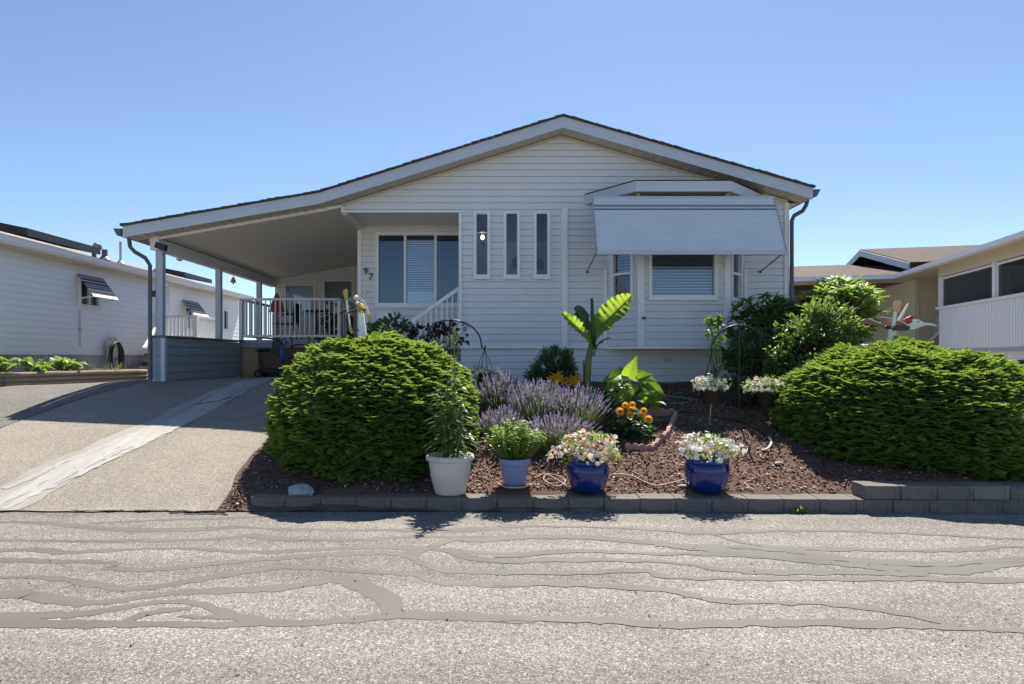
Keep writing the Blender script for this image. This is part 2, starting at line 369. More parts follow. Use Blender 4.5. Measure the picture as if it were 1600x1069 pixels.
def inst(protoV, protoF, pos, dirs, ups, scale):
    """place copies of a proto (its +X along dirs, its +Z near ups)"""
    pV=np.asarray(protoV,dtype=float); pF=np.asarray(protoF); n=len(pos)
    x=norm(dirs); y=norm(np.cross(ups,x)); z=np.cross(x,y)
    Rm=np.stack([x,y,z],axis=2)                      # n,3,3
    sc=np.broadcast_to(np.asarray(scale,dtype=float).reshape(-1,1,1) if np.ndim(scale) else np.full((1,1,1),scale),(n,1,1))
    V=np.einsum('nij,kj->nki',Rm,pV)*sc+np.asarray(pos)[:,None,:]
    F=pF[None]+(np.arange(n)*len(pV))[:,None,None]
    return V.reshape(-1,3), F.reshape(-1,pF.shape[1])
def merge(parts):
    Vs=[];Fs=[];o=0
    for V,F in parts:
        Vs.append(V);Fs.append(np.asarray(F)+o);o+=len(V)
    return np.concatenate(Vs),np.concatenate(Fs)
def leaf(L=1.0,W=.4,seg=4,fold=.12,droop=.2,tip=1.0,base=.15):
    """quad leaf along +X, folded on its midrib"""
    V=[];F=[]
    for i in range(seg+1):
        t=i/seg; w=W/2*max(.02,(math.sin(math.pi*min(1,(t*(1-base)+base))**tip)))
        if i==seg: w=W*.02
        x=L*t; z=-droop*L*t*t
        V+= [(x,-w,z+fold*w*2),(x,0,z),(x,w,z+fold*w*2)]
    for i in range(seg):
        a=i*3; F+= [(a,a+3,a+4,a+1),(a+1,a+4,a+5,a+2)]
    return np.array(V),np.array(F)
def rdir(n,zlo=-1,zhi=1):
    z=RNG.uniform(zlo,zhi,n); t=RNG.uniform(0,2*math.pi,n); r=np.sqrt(np.maximum(0,1-z*z))
    return np.stack([r*np.cos(t),r*np.sin(t),z],1)
def wob(p,f,seed=0):
    """cheap smooth noise, -1..1"""
    rs=np.random.default_rng(seed); out=0
    for k in range(5):
        w=rs.normal(size=3)*f; out=out+np.sin(p@w+rs.uniform(0,6.28))
    return out/2.6
# ================================================================ terrain
def interp(x, xs, ys): return float(np.interp(x,xs,ys))
DX=[-50,6.15,6.25,7.2,8.72,9.8,11,12,14.4,40,900]; DZ=[0,0,.01,.29,.645,.88,1.07,1.085,1.03,.95,.95]
BX=[-50,6.2,6.4,7.0,8.1,9.5,11,12,14.4,40,900]; BZ=[0,0,.125,.33,.66,.87,1.03,1.05,1.0,.95,.95]
def smoothstep(a,b,x):
    t=max(0,min(1,(x-a)/(b-a))); return t*t*(3-2*t)
def drive_z(D): return (interp(D-.25,DX,DZ)+interp(D,DX,DZ)*2+interp(D+.25,DX,DZ))/4 if D>6.6 else interp(D,DX,DZ)
def bed_z(D): return interp(D,BX,BZ)
def gz(X,D):
    dz=drive_z(D)-.10*smoothstep(-6.0,-8.0,X)*smoothstep(9,12,D)
    bz=bed_z(D)-.06*smoothstep(7,10,X)*smoothstep(9,12,D)
    t=smoothstep(-2.9,-2.5,X)
    return dz*(1-t)+bz*t
def sheet(name,xs,ds,zf,m,kind='structure'):
    V=[(x,d,zf(x,d)) for d in ds for x in xs]; n=len(xs)
    F=[(i*n+j,i*n+j+1,(i+1)*n+j+1,(i+1)*n+j) for i in range(len(ds)-1) for j in range(n-1)]
    mb=MB(); mb.add(V,F); o=mb.build(name,m,smooth=True); o['kind']=kind; return o
fine=[round(5.9+.1*i,3) for i in range(0,92)]
sheet('ground',[-700,-200,-60,-25,-14,-11]+[round(-9+.5*i,2) for i in range(0,41)]+[14,18,30,70,250,700],
      [-60,-20,-6,0,4]+fine+[16,18,22,30,60,120,300,900],lambda x,d:gz(x,d)-.03 if d>6.05 else -.03, M['ground'])
sheet('road',[-60,-20]+[round(-12+1*i,2) for i in range(0,25)]+[20,60],[-8,-3,0,2,3,4,5,6.0,6.2],lambda x,d:0.0,M['road'])
def edge_jit(x): return .03*math.sin(x*5.1)+.02*math.sin(x*13.7+1)
def drive_right(d): return -2.66-.12*math.exp(-((d-7.2)/.5)**2)+.02*math.sin(d*9)
# home's driveway (exposed aggregate) and the neighbour's asphalt
nds=[6.16,6.22,6.3]+[round(6.4+.1*i,2) for i in range(0,81)]+[15,17]
def drive_sheet(name,xa,xb,nx,m,dz):
    V=[];n=nx+1
    for d in nds:
        a=xa(d);b=xb(d)
        for j in range(n):
            x=a+(b-a)*j/nx; V.append((x,d+(edge_jit(x)*.5 if d<6.2 else 0),gz(x,d)+dz))
    F=[(i*n+j,i*n+j+1,(i+1)*n+j+1,(i+1)*n+j) for i in range(len(nds)-1) for j in range(nx)]
    mb=MB(); mb.add(V,F); o=mb.build(name,m,smooth=True); o['kind']='structure'; return o
seam=lambda d: interp(d,[6.1,8.3,9.5,11,17],[-6.55,-6.42,-6.25,-5.9,-5.9])
drive_sheet('driveway',seam,drive_right,30,M['drive'],.012)
drive_sheet('asphalt_apron',lambda d:-13.0,seam,24,M['asphalt'],.006)
drive_sheet('concrete_strip',lambda d:interp(d,[6.1,8.7,11,17],[-5.3,-4.62,-4.35,-4.3])+.02*math.sin(d*6)+.015*math.sin(d*15),
            lambda d:interp(d,[6.1,8.7,11,17],[-4.62,-3.98,-3.85,-3.8])+.025*math.sin(d*4.3)+.015*math.sin(d*19),6,M['strip'],.016)
def ribbon(name,pts,w,z,m,jit=.0,zf=None,kind='structure'):
    """flat strip along a smoothed polyline on the ground"""
    p=[Vector(q) for q in pts]; sm=[]
    for i in range(len(p)-1):
        p0=p[max(i-1,0)];p1=p[i];p2=p[i+1];p3=p[min(i+2,len(p)-1)]
        n=max(4,int((p2-p1).length/.06))
        for k in range(n):
            t=k/n
            sm.append(.5*((2*p1)+(p2-p0)*t+(2*p0-5*p1+4*p2-p3)*t*t+(3*p1-p0-3*p2+p3)*t**3))
    sm.append(p[-1]); V=[];k=len(sm); ph=random.uniform(0,6)
    for i,q in enumerate(sm):
        d=(sm[min(i+1,k-1)]-sm[max(i-1,0)]); d=d.normalized() if d.length>0 else Vector((1,0)); nrm=Vector((-d.y,d.x))
        s=i*.06; ww=w*(1+.22*math.sin(s*2.1+ph)+.12*math.sin(s*5.3+ph*2))/2
        ja=random.uniform(-jit,jit);jb=random.uniform(-jit,jit)
        for sg,jj in((1,ja),(-1,jb)):
            a=q+nrm*(ww+jj)*sg; V.append((a.x,a.y,(zf(a.x,a.y) if zf else 0)+z))
    F=[(2*i,2*i+1,2*i+3,2*i+2) for i in range(k-1)]
    mb=MB();mb.add(V,F);o=mb.build(name,m);o['kind']=kind;return o
def roadpt(px,py):
    D=1500.0/(py-557); return (X_(px,D),D)
LT=[([(0,72),(150,75),(290,90),(450,97),(640,93),(760,88),(900,95),(1250,97),(1400,98),(1600,88)],.12,0),
 ([(280,76),(520,65),(760,58),(900,50)],.07,0),
 ([(0,128),(300,132),(560,128),(700,122),(790,113),(880,125),(1100,128),(1300,118),(1450,120),(1600,118)],.10,0),
 ([(0,160),(120,158),(220,166),(450,155),(560,154),(800,165),(1000,158),(1200,150),(1400,160),(1600,175)],.10,0),
 ([(0,190),(200,195),(320,197),(360,205),(345,216),(450,222),(600,210),(800,190),(1000,175),(1150,168),(1260,172),(1330,205),(1400,225),(1600,230)],.10,0),
 ([(0,245),(100,242),(230,255),(320,270),(420,280),(560,262),(720,235),(850,215),(930,212),(1050,222),(1200,230),(1310,240),(1370,262),(1600,270)],.10,0),
 ([(0,298),(100,302),(220,322),(300,325),(420,310),(600,290),(850,280),(960,265),(1040,250),(1090,255),(1150,280),(1215,320),(1220,358)],.14,0),
 ([(0,365),(250,358),(400,335),(540,318),(620,330),(720,360),(850,385),(1000,385),(1200,368),(1350,362),(1600,375)],.11,0),
 ([(0,390),(400,392),(700,392),(860,385)],.12,0),([(380,388),(480,352),(600,342)],.07,0),([(560,365),(650,370),(740,370)],.06,0),
 ([(1280,172),(1350,150),(1420,125),(1500,130),(1600,118)],.16,1),([(1400,160),(1480,185),(1600,195)],.12,1)]
RT=[([(0,85),(300,88),(500,100),(620,108),(780,100),(1000,98),(1200,105),(1400,115),(1620,125)],.08,0),
 ([(620,108),(720,135),(850,152),(1100,158),(1400,160),(1520,148),(1620,150)],.09,0),
 ([(0,120),(250,120),(450,140),(700,150),(900,165),(1060,190),(1150,212),(1400,225),(1620,200)],.13,1),
 ([(0,175),(200,162),(420,170),(700,175),(1000,200),(1200,220)],.11,1),
 ([(0,192),(300,190),(520,200),(700,225),(1000,230),(1300,235)],.11,1),
 ([(0,230),(200,230),(420,225),(480,245),(800,250),(1200,250),(1620,255)],.09,1),
 ([(0,265),(200,268),(480,285),(620,315),(800,325),(1000,330),(1200,355),(1350,388),(1390,400)],.09,0),
 ([(0,376),(300,380),(480,395),(700,388),(1000,388),(1400,403),(1620,412)],.10,0),
 ([(450,140),(800,175),(1000,185),(1300,205),(1620,190)],.14,1)]
zz=.0012
for lst,ox in((LT,0),(RT,800)):
    for pts,w,pale in lst:
        pp=[roadpt(ox+a/2,780+b/2) for a,b in pts]
        if ox==0 and pts[-1][0]==1600: pp=pp+[(pp[-1][0]+.12,pp[-1][1])]
        if ox and pts[0][0]==0: pp=[(pp[0][0]-.12,pp[0][1])]+pp
        if ox==0 and pts[0][0]==0: pp=[(pp[0][0]-1.5,pp[0][1]+.05)]+pp
        if ox and pts[-1][0]==1620: pp=pp+[(pp[-1][0]+1.5,pp[-1][1])]
        ribbon('sealant_strip',pp,w*.86,zz,M['tar_pale'] if pale else M['tar'],.017); zz+=.00012
for k,(o0,o1,w_) in enumerate(((-4.98,-4.26,.20),(-4.78,-4.12,.13),(-5.14,-4.42,.07),(-4.70,-4.02,.06))):
    pts=[(interp(d,[6.1,8.7,11,14],[o0,o1,o1+.13,o1+.17])+.03*math.sin(d*2.3+k),d) for d in np.arange(6.2 if k<2 else 6.6,13.5-k,.45)]
    ribbon('worn_concrete',pts,w_,.019+.0006*k,M['strip_pale'],.03,zf=gz)
# jagged joint where the driveway meets the road
jp=[];x=-8.5
while x<-2.5:
    jp.append((x,6.16+edge_jit(x)*.8+random.uniform(-.025,.025)+(.06*random.random() if x>-4.5 else 0))); x+=random.uniform(.08,.2)
ribbon('driveway_joint',jp,.035,.016,M['crack'],.012)
ribbon('broken_edge',[(-3.1,6.13),(-2.9,6.07),(-2.7,6.09),(-2.5,6.05)],.02,.008,M['crack'],.008)
ribbon('seam_line',[(seam(d),d) for d in np.arange(6.2,11.2,.25)],.018,.019,M['crack'],.006,zf=gz)
ribbon('hairline_crack',[(-4.35,9.35),(-4.1,9.5),(-3.95,9.75)],.02,.022,M['crack'],.005,zf=gz)
# garden bed
def bed_in(x,d): return (d>6.42 or (x<-2.42 and d>6.18)) and d<11.2 and x>drive_right(d)+.02
bx=[round(-2.75+.15*i,3) for i in range(0,92)]; bd=[6.17,6.22,6.28]+[round(6.36+.1*i,3) for i in range(0,52)]
def bedsurf(x,d):
    base=bed_z(d)+.018+.018*math.sin(x*3.1+d*2)+.012*math.sin(x*7.3-d*5)
    k=smoothstep(-2.75,-2.45,x); lo=gz(x,d)+.016
    if x>3.5: base+=.10*smoothstep(7.2,6.5,d)*smoothstep(3.5,3.7,x)
    return lo*(1-k)+max(base,lo if x<-2.4 else -9)*k
V=[];nb=len(bx)
for d in bd:
    for i,x in enumerate(bx):
        xx=max(x,drive_right(d)+.005) if i<4 else x; V.append((xx,d,bedsurf(xx,d)))
mb=MB(); mb.add(V,[(i*nb+j,i*nb+j+1,(i+1)*nb+j+1,(i+1)*nb+j) for i in range(len(bd)-1) for j in range(nb-1)])
o=mb.build('garden_bed',M['mulch_base'],smooth=True); o['kind']='structure'
# bark chips, countless
n=44000
cx=RNG.uniform(-2.7,5.5,n); cd=6.18+RNG.beta(1,1.25,n)*4.6
ok=np.array([bed_in(a,b) for a,b in zip(cx,cd)]); cx=cx[ok];cd=cd[ok]
cz=np.array([bedsurf(a,b) for a,b in zip(cx,cd)])+RNG.uniform(.002,.018,len(cx))
pv=np.array([(-.5,-.2,0),(0,-.28,.08),(.5,-.14,0),(.5,.16,.02),(0,.24,.1),(-.5,.2,.0)]); pf=np.array([(0,1,4,5),(1,2,3,4)])
dr=rdir(len(cx),-.35,.45); up=norm(np.array([0,0,1.])+RNG.normal(0,.35,(len(cx),3)))
V,F=inst(pv,pf,np.stack([cx,cd,cz],1),dr,up,RNG.uniform(.014,.040,len(cx)))
o=npmesh('bark_mulch',V,F,M['chips']); o['kind']='stuff'
# bare patch of damp fines in the bed
ribbon('damp_soil',[(2.0,8.35),(2.6,8.2),(3.1,8.1)],.42,.010,mat('wet_fines',(.13,.115,.10),.9,(.085,.07,.06),14,.6,bump=.5),.05,zf=bedsurf)
# grit and bits of leaf on the road
n=260; gx=RNG.uniform(-5,6,n); gd=RNG.uniform(2.9,6.1,n); pv2=pv*[1,1,.6]
V,F=inst(pv2,pf,np.stack([gx,gd,np.full(n,.006)],1),rdir(n,-.1,.1),np.tile([0,0,1.],(n,1)),RNG.uniform(.008,.022,n))
o=npmesh('road_grit',V,F,M['crack']); o['kind']='stuff'
# far hills
mb=MB(); xs=np.linspace(-2600,2600,60); 
for i in range(59):
    h=lambda x:26+16*math.sin(x*.004+1)+9*math.sin(x*.011)+5*math.sin(x*.03)
    mb.add([(xs[i],1500,-5),(xs[i+1],1500,-5),(xs[i+1],1750,h(xs[i+1])),(xs[i],1750,h(xs[i])),(xs[i],2100,-5),(xs[i+1],2100,-5)],[(0,1,2,3),(3,2,5,4)])
o=mb.build('hill',M['hill'],smooth=True); o['kind']='structure'

# ================================================================ siding
def siding(mb,O,sd,nd,z0,z1,outline,holes=(),lap=.113,g=.011,zstart=None,amp=.75):
    O=Vector(O);sd=Vector(sd);nd=Vector(nd)
    zc=zstart if zstart is not None else z0
    hz=sorted({h for H in holes for h in H[2:4]})
    def pt(s,z,o): return O+sd*s+nd*o+Vector((0,0,z-O.z))
    def spans(za,zb):
        A=outline(za);B=outline(zb)
        if A is None or B is None or A[1]-A[0]<.01: return []
        if B[1]-B[0]<0: m=(B[0]+B[1])/2;B=(m,m)
        zm=(za+zb)/2; segs=[(A[0],A[1],B[0],B[1])]
        for h in holes:
            if h[2]<zm<h[3]:
                out=[]
                for a0,a1,b0,b1 in segs:
                    if h[1]<=max(a0,b0) or h[0]>=min(a1,b1)+.0: out.append((a0,a1,b0,b1)); continue
                    if h[0]>min(a0,b0)+.005: out.append((a0,h[0],b0,h[0]))
                    if h[1]<max(a1,b1)-.005: out.append((h[1],a1,h[1],b1))
                segs=out
        return segs
    while zc<z1:
        top=zc+lap; parts=[(zc,zc+g,-.012*amp,-.012*amp),(zc+g,top,.017*amp,.003*amp)]
        for za,zb,oa,ob in parts:
            if zb<=z0 or za>=z1: continue
            cuts=[max(za,z0)]+[h for h in hz if max(za,z0)<h<min(zb,z1)]+[min(zb,z1)]
            f=lambda z:oa+(ob-oa)*(z-za)/(zb-za)
            for c0,c1 in zip(cuts,cuts[1:]):
                for a0,a1,b0,b1 in spans(c0,c1):
                    mb.quad(pt(a0,c0,f(c0)),pt(a1,c0,f(c0)),pt(b1,c1,f(c1)),pt(b0,c1,f(c1)))
        zu=zc+g
        if z0<zu<z1:
            for a0,a1,b0,b1 in spans(zu,zu+.002): mb.quad(pt(a0,zu,-.012*amp),pt(a1,zu,-.012*amp),pt(a1,zu,.017*amp),pt(a0,zu,.017*amp))
        zc=top
    return mb
def window(parent,O,sd,nd,s0,s1,z0,z1,fw=.05,mull=(),rails=(),blind=None,glass='glass',proud=.035,slat=.05,blind_z=None,tilt=.6,name='window',trim='white',blind_mat='curtain',blind_depth=.09):
    """O: wall point; sd along the wall, nd out of it. s0..s1,z0..z1 = outer frame"""
    O=Vector(O);sd=Vector(sd);nd=Vector(nd)
    def q(s,z,o): return Vector((O.x,O.y,0))+sd*s+nd*o+Vector((0,0,z))
    def bx(mb,a,b,c,d,o0,o1): mb.obox(q(a,c,o0),sd*(b-a),nd*(o1-o0),(0,0,d-c))
    f=MB(); zt=Vector((0,0,1))
    bx(f,s0,s0+fw,z0,z1,-.06,proud); bx(f,s1-fw,s1,z0,z1,-.06,proud)
    bx(f,s0+fw,s1-fw,z1-fw,z1,-.06,proud-.003); bx(f,s0+fw,s1-fw,z0,z0+fw,-.06,proud-.003)
    for m_ in mull: bx(f,m_-fw*.4,m_+fw*.4,z0+fw,z1-fw,-.055,proud-.012)
    for r_ in rails: bx(f,s0+fw,s1-fw,r_-fw*.4,r_+fw*.4,-.05,proud-.014)
    w=f.build(name,M[trim],parent)
    p=MB(); p.quad(q(s0+fw,z0+fw,-.03),q(s1-fw,z0+fw,-.03),q(s1-fw,z1-fw,-.03),q(s0+fw,z1-fw,-.03)); p.build('pane',M[glass],w)
    s=MB(); s.obox(q(s0-.015,z0-.03,-.01),sd*(s1-s0+.03),nd*(proud+.03),(0,0,.028)); s.build('sill',M[trim],w)
    if blind:
        b=MB(); zb0,zb1=blind_z or (z0+fw,z1-fw)
        if blind=='slats':
            z=zb0
            while z<zb1:
                a=q(s0+fw*.6,z,-blind_depth);c=sd*(s1-s0-fw*1.2); dv=nd*(-slat*.9*math.cos(tilt))+zt*(slat*.9*math.sin(tilt))
                b.quad(a,a+c,a+c+dv,a+dv); z+=slat
            for t in(.2,.5,.8):
                a=q(s0+(s1-s0)*t,zb0,-blind_depth+.008); b.obox(a,sd*.006,nd*.003,(0,0,zb1-zb0))
        else:
            b.quad(q(s0,zb0,-blind_depth),q(s1,zb0,-blind_depth),q(s1,zb1,-blind_depth),q(s0,zb1,-blind_depth))
        b.build('blind',M[blind_mat],w)
    return w

# ================================================================ the home
home=empty('mobile_home',(1.2,11,1.03),0,'pale grey mobile home with number 97, metal awning over a bay window and open carport','house')
SX=(1,0,0);NY=(0,-1,0)
RP=[(-6.13,3.656),(-2.88,4.21),(1.166,5.475),(5.30,4.292)]      # roof line (top of fascia)
def rz(x): return interp(x,[p[0] for p in RP],[p[1] for p in RP])
GA=11.0
UND=.20
WL,WR=-2.575,5.06
def gable_outline(z):
    # left/right limits of the front wall at height z, below the roof
    l=-.55 if z<3.985 else WL
    def xl(z):
        z=z+UND
        if z<4.21: return -2.88-(4.21-z)/.1705
        return -2.88+(z-4.21)/((5.475-4.21)/4.046)
    def xr(z): return 1.166+(5.475-(z+UND))/((5.475-4.292)/4.134)
    return (max(l,xl(z)),min(WR,xr(z)))
BAYL,BAYR=1.96,4.31
tall=[(X_(740,GA),X_(766,GA)),(X_(786.5,GA),X_(812.5,GA)),(X_(833.5,GA),X_(859.5,GA))]
TZ0,TZ1=Z_(434,GA),Z_(330,GA)
holes=[(a+.03,b-.03,TZ0+.03,TZ1-.03) for a,b in tall]+[(BAYL,BAYR,1.64,4.05)]
SK=1.665
mb=MB(); siding(mb,(0,GA,0),SX,NY,SK,5.3,gable_outline,holes,zstart=SK-.02)
mb.build('front_wall',M['siding'],home)
mb=MB(); siding(mb,(0,GA+.03,0),SX,NY,1.06,SK-.03,lambda z:(-.55,WR),zstart=1.06-.005); mb.build('skirting',M['siding'],home)
mb=MB(); mb.box(-.55,WR,GA+.02,GA+.2,.85,1.055); mb.build('foundation',M['concrete'],home)
# trims
t=MB()
t.box(-.575,WR+.01,GA-.03,GA+.02,SK-.03,SK+.012)
t.build('base_trim',M['white'],home)
def board(x0,x1,z0,z1,name='corner_board',D=GA,pr=.035,m='white'):
    b=MB(); b.box(x0,x1,D-pr,D+.02,z0,z1); return b.build(name,M[m],home,bevel=.004)
board(WR-.06,WR+.02,SK,rz(WR)-.22); 
board(X_(877,GA),X_(886.5,GA),1.35,Z_(326,GA),'batten',pr=.05)
board(-.585,-.53,SK-.03,3.96,'porch_jamb')
board(WL-.03,-.53,3.965,4.005,'porch_head_trim',pr=.04)
board(WL-.03,WL+.03,4.008,rz(WL)-.23,'porch_head_trim')
board(BAYL-.06,BAYL,1.65,3.0,'corner_board'); board(BAYR,BAYR+.05,1.65,3.0,'corner_board')
# side and rear walls of the house body
mb=MB()
siding(mb,(WR,GA,0),(0,1,0),(1,0,0),1.06,4.15,lambda z:(0,11),lap=.113)
mb.build('side_wall',M['siding'],home)
PD=12.3
# porch back wall (with the three-light window) and entry room wall
pw=(X_(587,PD),X_(727,PD)-.03,Z_(478.5,PD),Z_(363,PD))
mb=MB(); siding(mb,(0,PD,0),SX,NY,1.66,4.35,lambda z:(WL,-.55),[(pw[0]+.03,pw[1]-.03,pw[2]+.03,pw[3]-.03)],zstart=1.6)
mb.build('porch_wall',M['siding_porch'],home)
b=MB(); b.box(WL-.02,WL+.055,PD-.03,PD+.04,1.5,4.25); b.build('corner_board',M['white'],home,bevel=.004)
mm=[X_(633,PD),X_(680.5,PD)]
window(home,(0,PD,0),SX,NY,*pw,fw=.06,mull=mm,blind='slats',slat=.038,tilt=.95,blind_z=(pw[2]+.2,pw[3]-.1),blind_mat='shade_dark')
mb=MB(); z=pw[2]+.30      # pale blind of the sliding middle light
while z<pw[3]-.16:
    a=Vector((mm[0]+.03,PD+.038,z)); mb.quad(a,a+Vector((mm[1]-mm[0]-.06,0,0)),a+Vector((mm[1]-mm[0]-.06,.014,.035)),a+Vector((0,.014,.035))); z+=.045
mb.box(mm[0]+.03,mm[1]-.03,PD+.04,PD+.05,pw[2]+.07,pw[2]+.29)
mb.build('blind',M['curtain'],home)
# window-room box behind the porch window, porch roof/ceiling
mb=MB(); mb.box(WL+.02,-.6,13.6,13.65,1.6,4.3); mb.build('room_wall',M['interior'],home)
mb=MB(); mb.box(WL,-.55,GA+.03,PD-.03,4.02,4.06); mb.build('porch_ceiling',M['siding_porch'],home)
mb=MB(); mb.bar((WL+.02,GA+.03,3.99),(WL+.02,PD-.02,3.97),.09,.10); mb.build('porch_beam',M['siding_porch'],home)
mb=MB(); siding(mb,(-.55,GA+.02,0),(0,1,0),(-1,0,0),1.66,4.0,lambda z:(0,PD-GA)); mb.build('porch_side_wall',M['siding_porch'],home)
# entry room seen through the three tall windows
mb=MB(); mb.box(-.5,1.9,PD+.02,PD+.06,1.66,4.3); mb.box(1.9,1.95,GA+.1,PD+.02,1.66,4.3); mb.build('entry_wall',M['entry'],home)
mb=MB(); mb.box(-.5,1.9,GA+.1,PD,1.62,1.66); mb.build('entry_floor',M['interior'],home)
mb=MB(); mb.box(-.5,1.9,GA+.1,PD+.02,4.3,4.33); mb.build('entry_ceiling',M['interior'],home)
dx0=X_(789,PD);dr=MB(); dr.box(dx0,dx0+.86,PD-.03,PD+.018,1.70,3.70)
door=dr.build('front_door',M['door'],home)
f=MB(); n=14; c=(dx0+.43,PD-.036,3.18); rr=.33
f.poly([(c[0]+rr*math.cos(math.pi*i/n),c[1],c[2]+rr*math.sin(math.pi*i/n)) for i in range(n+1)][::-1]); f.build('fanlight',M['glass_door'],door)
f=MB()
for a in(45,90,135): f.bar((c[0],c[1]-.006,c[2]),(c[0]+rr*math.cos(R(a)),c[1]-.006,c[2]+rr*math.sin(R(a))),.03,.01)
f.tube([(c[0]+rr*1.04*math.cos(math.pi*i/n),c[1]-.008,c[2]+rr*1.04*math.sin(math.pi*i/n)) for i in range(n+1)],.02,6)
f.bar((c[0]-rr*1.06,c[1]-.008,c[2]-.01),(c[0]+rr*1.06,c[1]-.008,c[2]-.01),.03,.02); f.build('fanlight_muntin',M['door'],door)
lan=MB(); lx=X_(754,11.7); lz=Z_(371,11.7)
lan.cur=0; lan.lathe([(.03,.20),(.05,.19),(.10,.09),(.10,.085)],(lx,11.7,lz),6); lan.lathe([(.012,-.35),(.03,-.14),(.055,-.10)],(lx,11.7,lz),8)
for k in range(6):
    a=k*math.pi/3; lan.bar((lx+.095*math.cos(a),11.7+.095*math.sin(a),lz+.09),(lx+.055*math.cos(a),11.7+.055*math.sin(a),lz-.10),.01)
lan.bar((lx,11.7,lz-.3),(lx,PD,lz-.3),.03)
ln=lan.build('lantern',M['pipe'],home)
em=bpy.data.materials.new('lamp_glow'); em.use_nodes=True; bs=em.node_tree.nodes['Principled BSDF']
bs.inputs['Base Color'].default_value=(1,.9,.75,1); bs.inputs['Emission Color'].default_value=(1,.86,.66,1); bs.inputs['Emission Strength'].default_value=10
lb=MB(); lb.ball((lx,11.7,lz+.0),(.03,.03,.042)); lb.build('bulb',em,ln,smooth=True)
for a,b in tall: window(home,(0,GA,0),SX,NY,a,b,TZ0,TZ1,fw=.05,glass='glass_clear',proud=.045,name='tall_window')
# house numbers, plaque, mailbox on the porch wall
def number(ch,px,py,h):
    cu=bpy.data.curves.new('digit','FONT'); cu.body=ch; cu.size=h; cu.extrude=.012; cu.align_x='CENTER'; cu.align_y='CENTER'
    to=bpy.data.objects.new('tmp',cu); COL.objects.link(to); bpy.context.view_layer.update()
    me=bpy.data.meshes.new_from_object(to.evaluated_get(bpy.context.evaluated_depsgraph_get())); bpy.data.objects.remove(to)
    me.transform(Matrix.Translation(P(px,py,PD-.035)-origin(home))@Matrix.Shear('XZ',4,(.0,.0))@Matrix.Rotation(R(90),4,'X')@Matrix.Scale(1.0,4))
    me.materials.clear(); me.materials.append(M['black'])
    o=bpy.data.objects.new('house_number',me); COL.objects.link(o); o.parent=home; return o
number('9',571.5,424,.175); number('7',579.5,432.5,.175)
mb=MB(); a=P(567.5,458.5,PD-.02); mb.box(a.x,a.x+.075,PD-.035,PD-.01,a.z,a.z+.06); mb.build('plaque',M['siding'],home)
mb=MB(); a=P(588.5,500,PD-.1); mb.box(a.x,a.x+.34,PD-.12,PD-.015,a.z,a.z+.15); mb.box(a.x-.006,a.x+.346,PD-.13,PD-.015,a.z+.13,a.z+.16); mb.build('mailbox',M['white'],home,bevel=.008)
# porch steps with rail
st=MB()
for k in range(5): st.box(-.62-.27*(k+1),-.62-.27*k,GA+.15,GA+1.1,.95,1.66-.14*(k+1)+.02)
st.box(-.62,-.5,GA+.15,GA+1.1,.95,1.68)
steps=st.build('porch_steps',M['concrete'],home)
ra=P(718,450,11.15); rb=P(643,503,11.15)
rl=MB(); rl.bar(rb,ra,.05,.06); rail=rl.build('handrail',M['white'],home)
lo0=ra+Vector((0,0,-.78)); lo1=rb+Vector((0,0,-.78)); rl=MB(); rl.bar(lo1,lo0,.04,.04); rl.build('lower_rail',M['white'],rail)
for k in range(9):
    t_=.07+k*.112; a=rb.lerp(ra,t_); c=lo1.lerp(lo0,t_); bb=MB(); bb.bar(c,a,.022 if k else .045); bb.build('baluster',M['white'],rail)
# roof: shingles, deck, fascia, soffit
B=23.0
def roof_prism(mb,y0,y1,top,bot,pts=RP):
    up=[(x,y0,z+top) for x,z in pts]; dn=[(x,y0,z+bot) for x,z in pts[::-1]]
    n=len(pts)
    for i in range(n-1):
        a,b=up[i],up[i+1]; c,d=dn[n-2-i],dn[n-1-i]
        mb.prism([a,b,c,d],(0,y1-y0,0))
    return mb
rf=MB(); roof_prism(rf,10.63,B,-.004,-.035); roof=rf.build('roof',M['shingle'],home)
tb=MB(); x=RP[0][0]-.03
while x<RP[3][0]+.02:     # ragged shingle courses along the rake
    w=random.uniform(.10,.16); x1=min(x+w,RP[3][0]+.03)
    h0=random.uniform(.008,.02); z0=rz(x);z1=rz(x1)
    if x<1.166<x1: x1=1.166; z1=rz(x1)
    a=Vector((x,10.565-random.uniform(0,.012),z0+.002)); c=Vector((x1,10.565,z1+.002)); c.y=a.y
    tb.prism([a,c,c+Vector((0,0,.024+h0*.4)),a+Vector((0,0,.024+h0))],(0,.5,0)); x=x1+.003
tb.build('shingle_edge',M['shingle'],roof)
fa=MB(); roof_prism(fa,10.598,10.628,0,-.185); fa.build('fascia',M['fascia'],roof)
so=MB(); roof_prism(so,10.63,11.02,-.15,-.165); so.build('soffit',M['soffit'],roof)
ss=MB(); x=-6.0
while x<5.25:
    zz_=rz(x)-.165; ss.box(x,x+.02,10.64,11.0,zz_-.013,zz_); x+=.155
ss.build('soffit_rib',M['beige'],roof)
rr_=MB(); roof_prism(rr_,10.975,11.0,-.18,-.225,[(-5.9,rz(-5.9)),RP[1],RP[2],(WR,rz(WR))]); rr_.build('rake_trim',M['beige'],roof)
es=MB(); es.box(WR,5.30,11.02,B,rz(5.3)-.17,rz(5.3)-.155); es.box(5.27,5.30,10.63,B,rz(5.3)-.17,rz(5.3)-.035); es.build('eave_soffit',M['soffit'],roof)
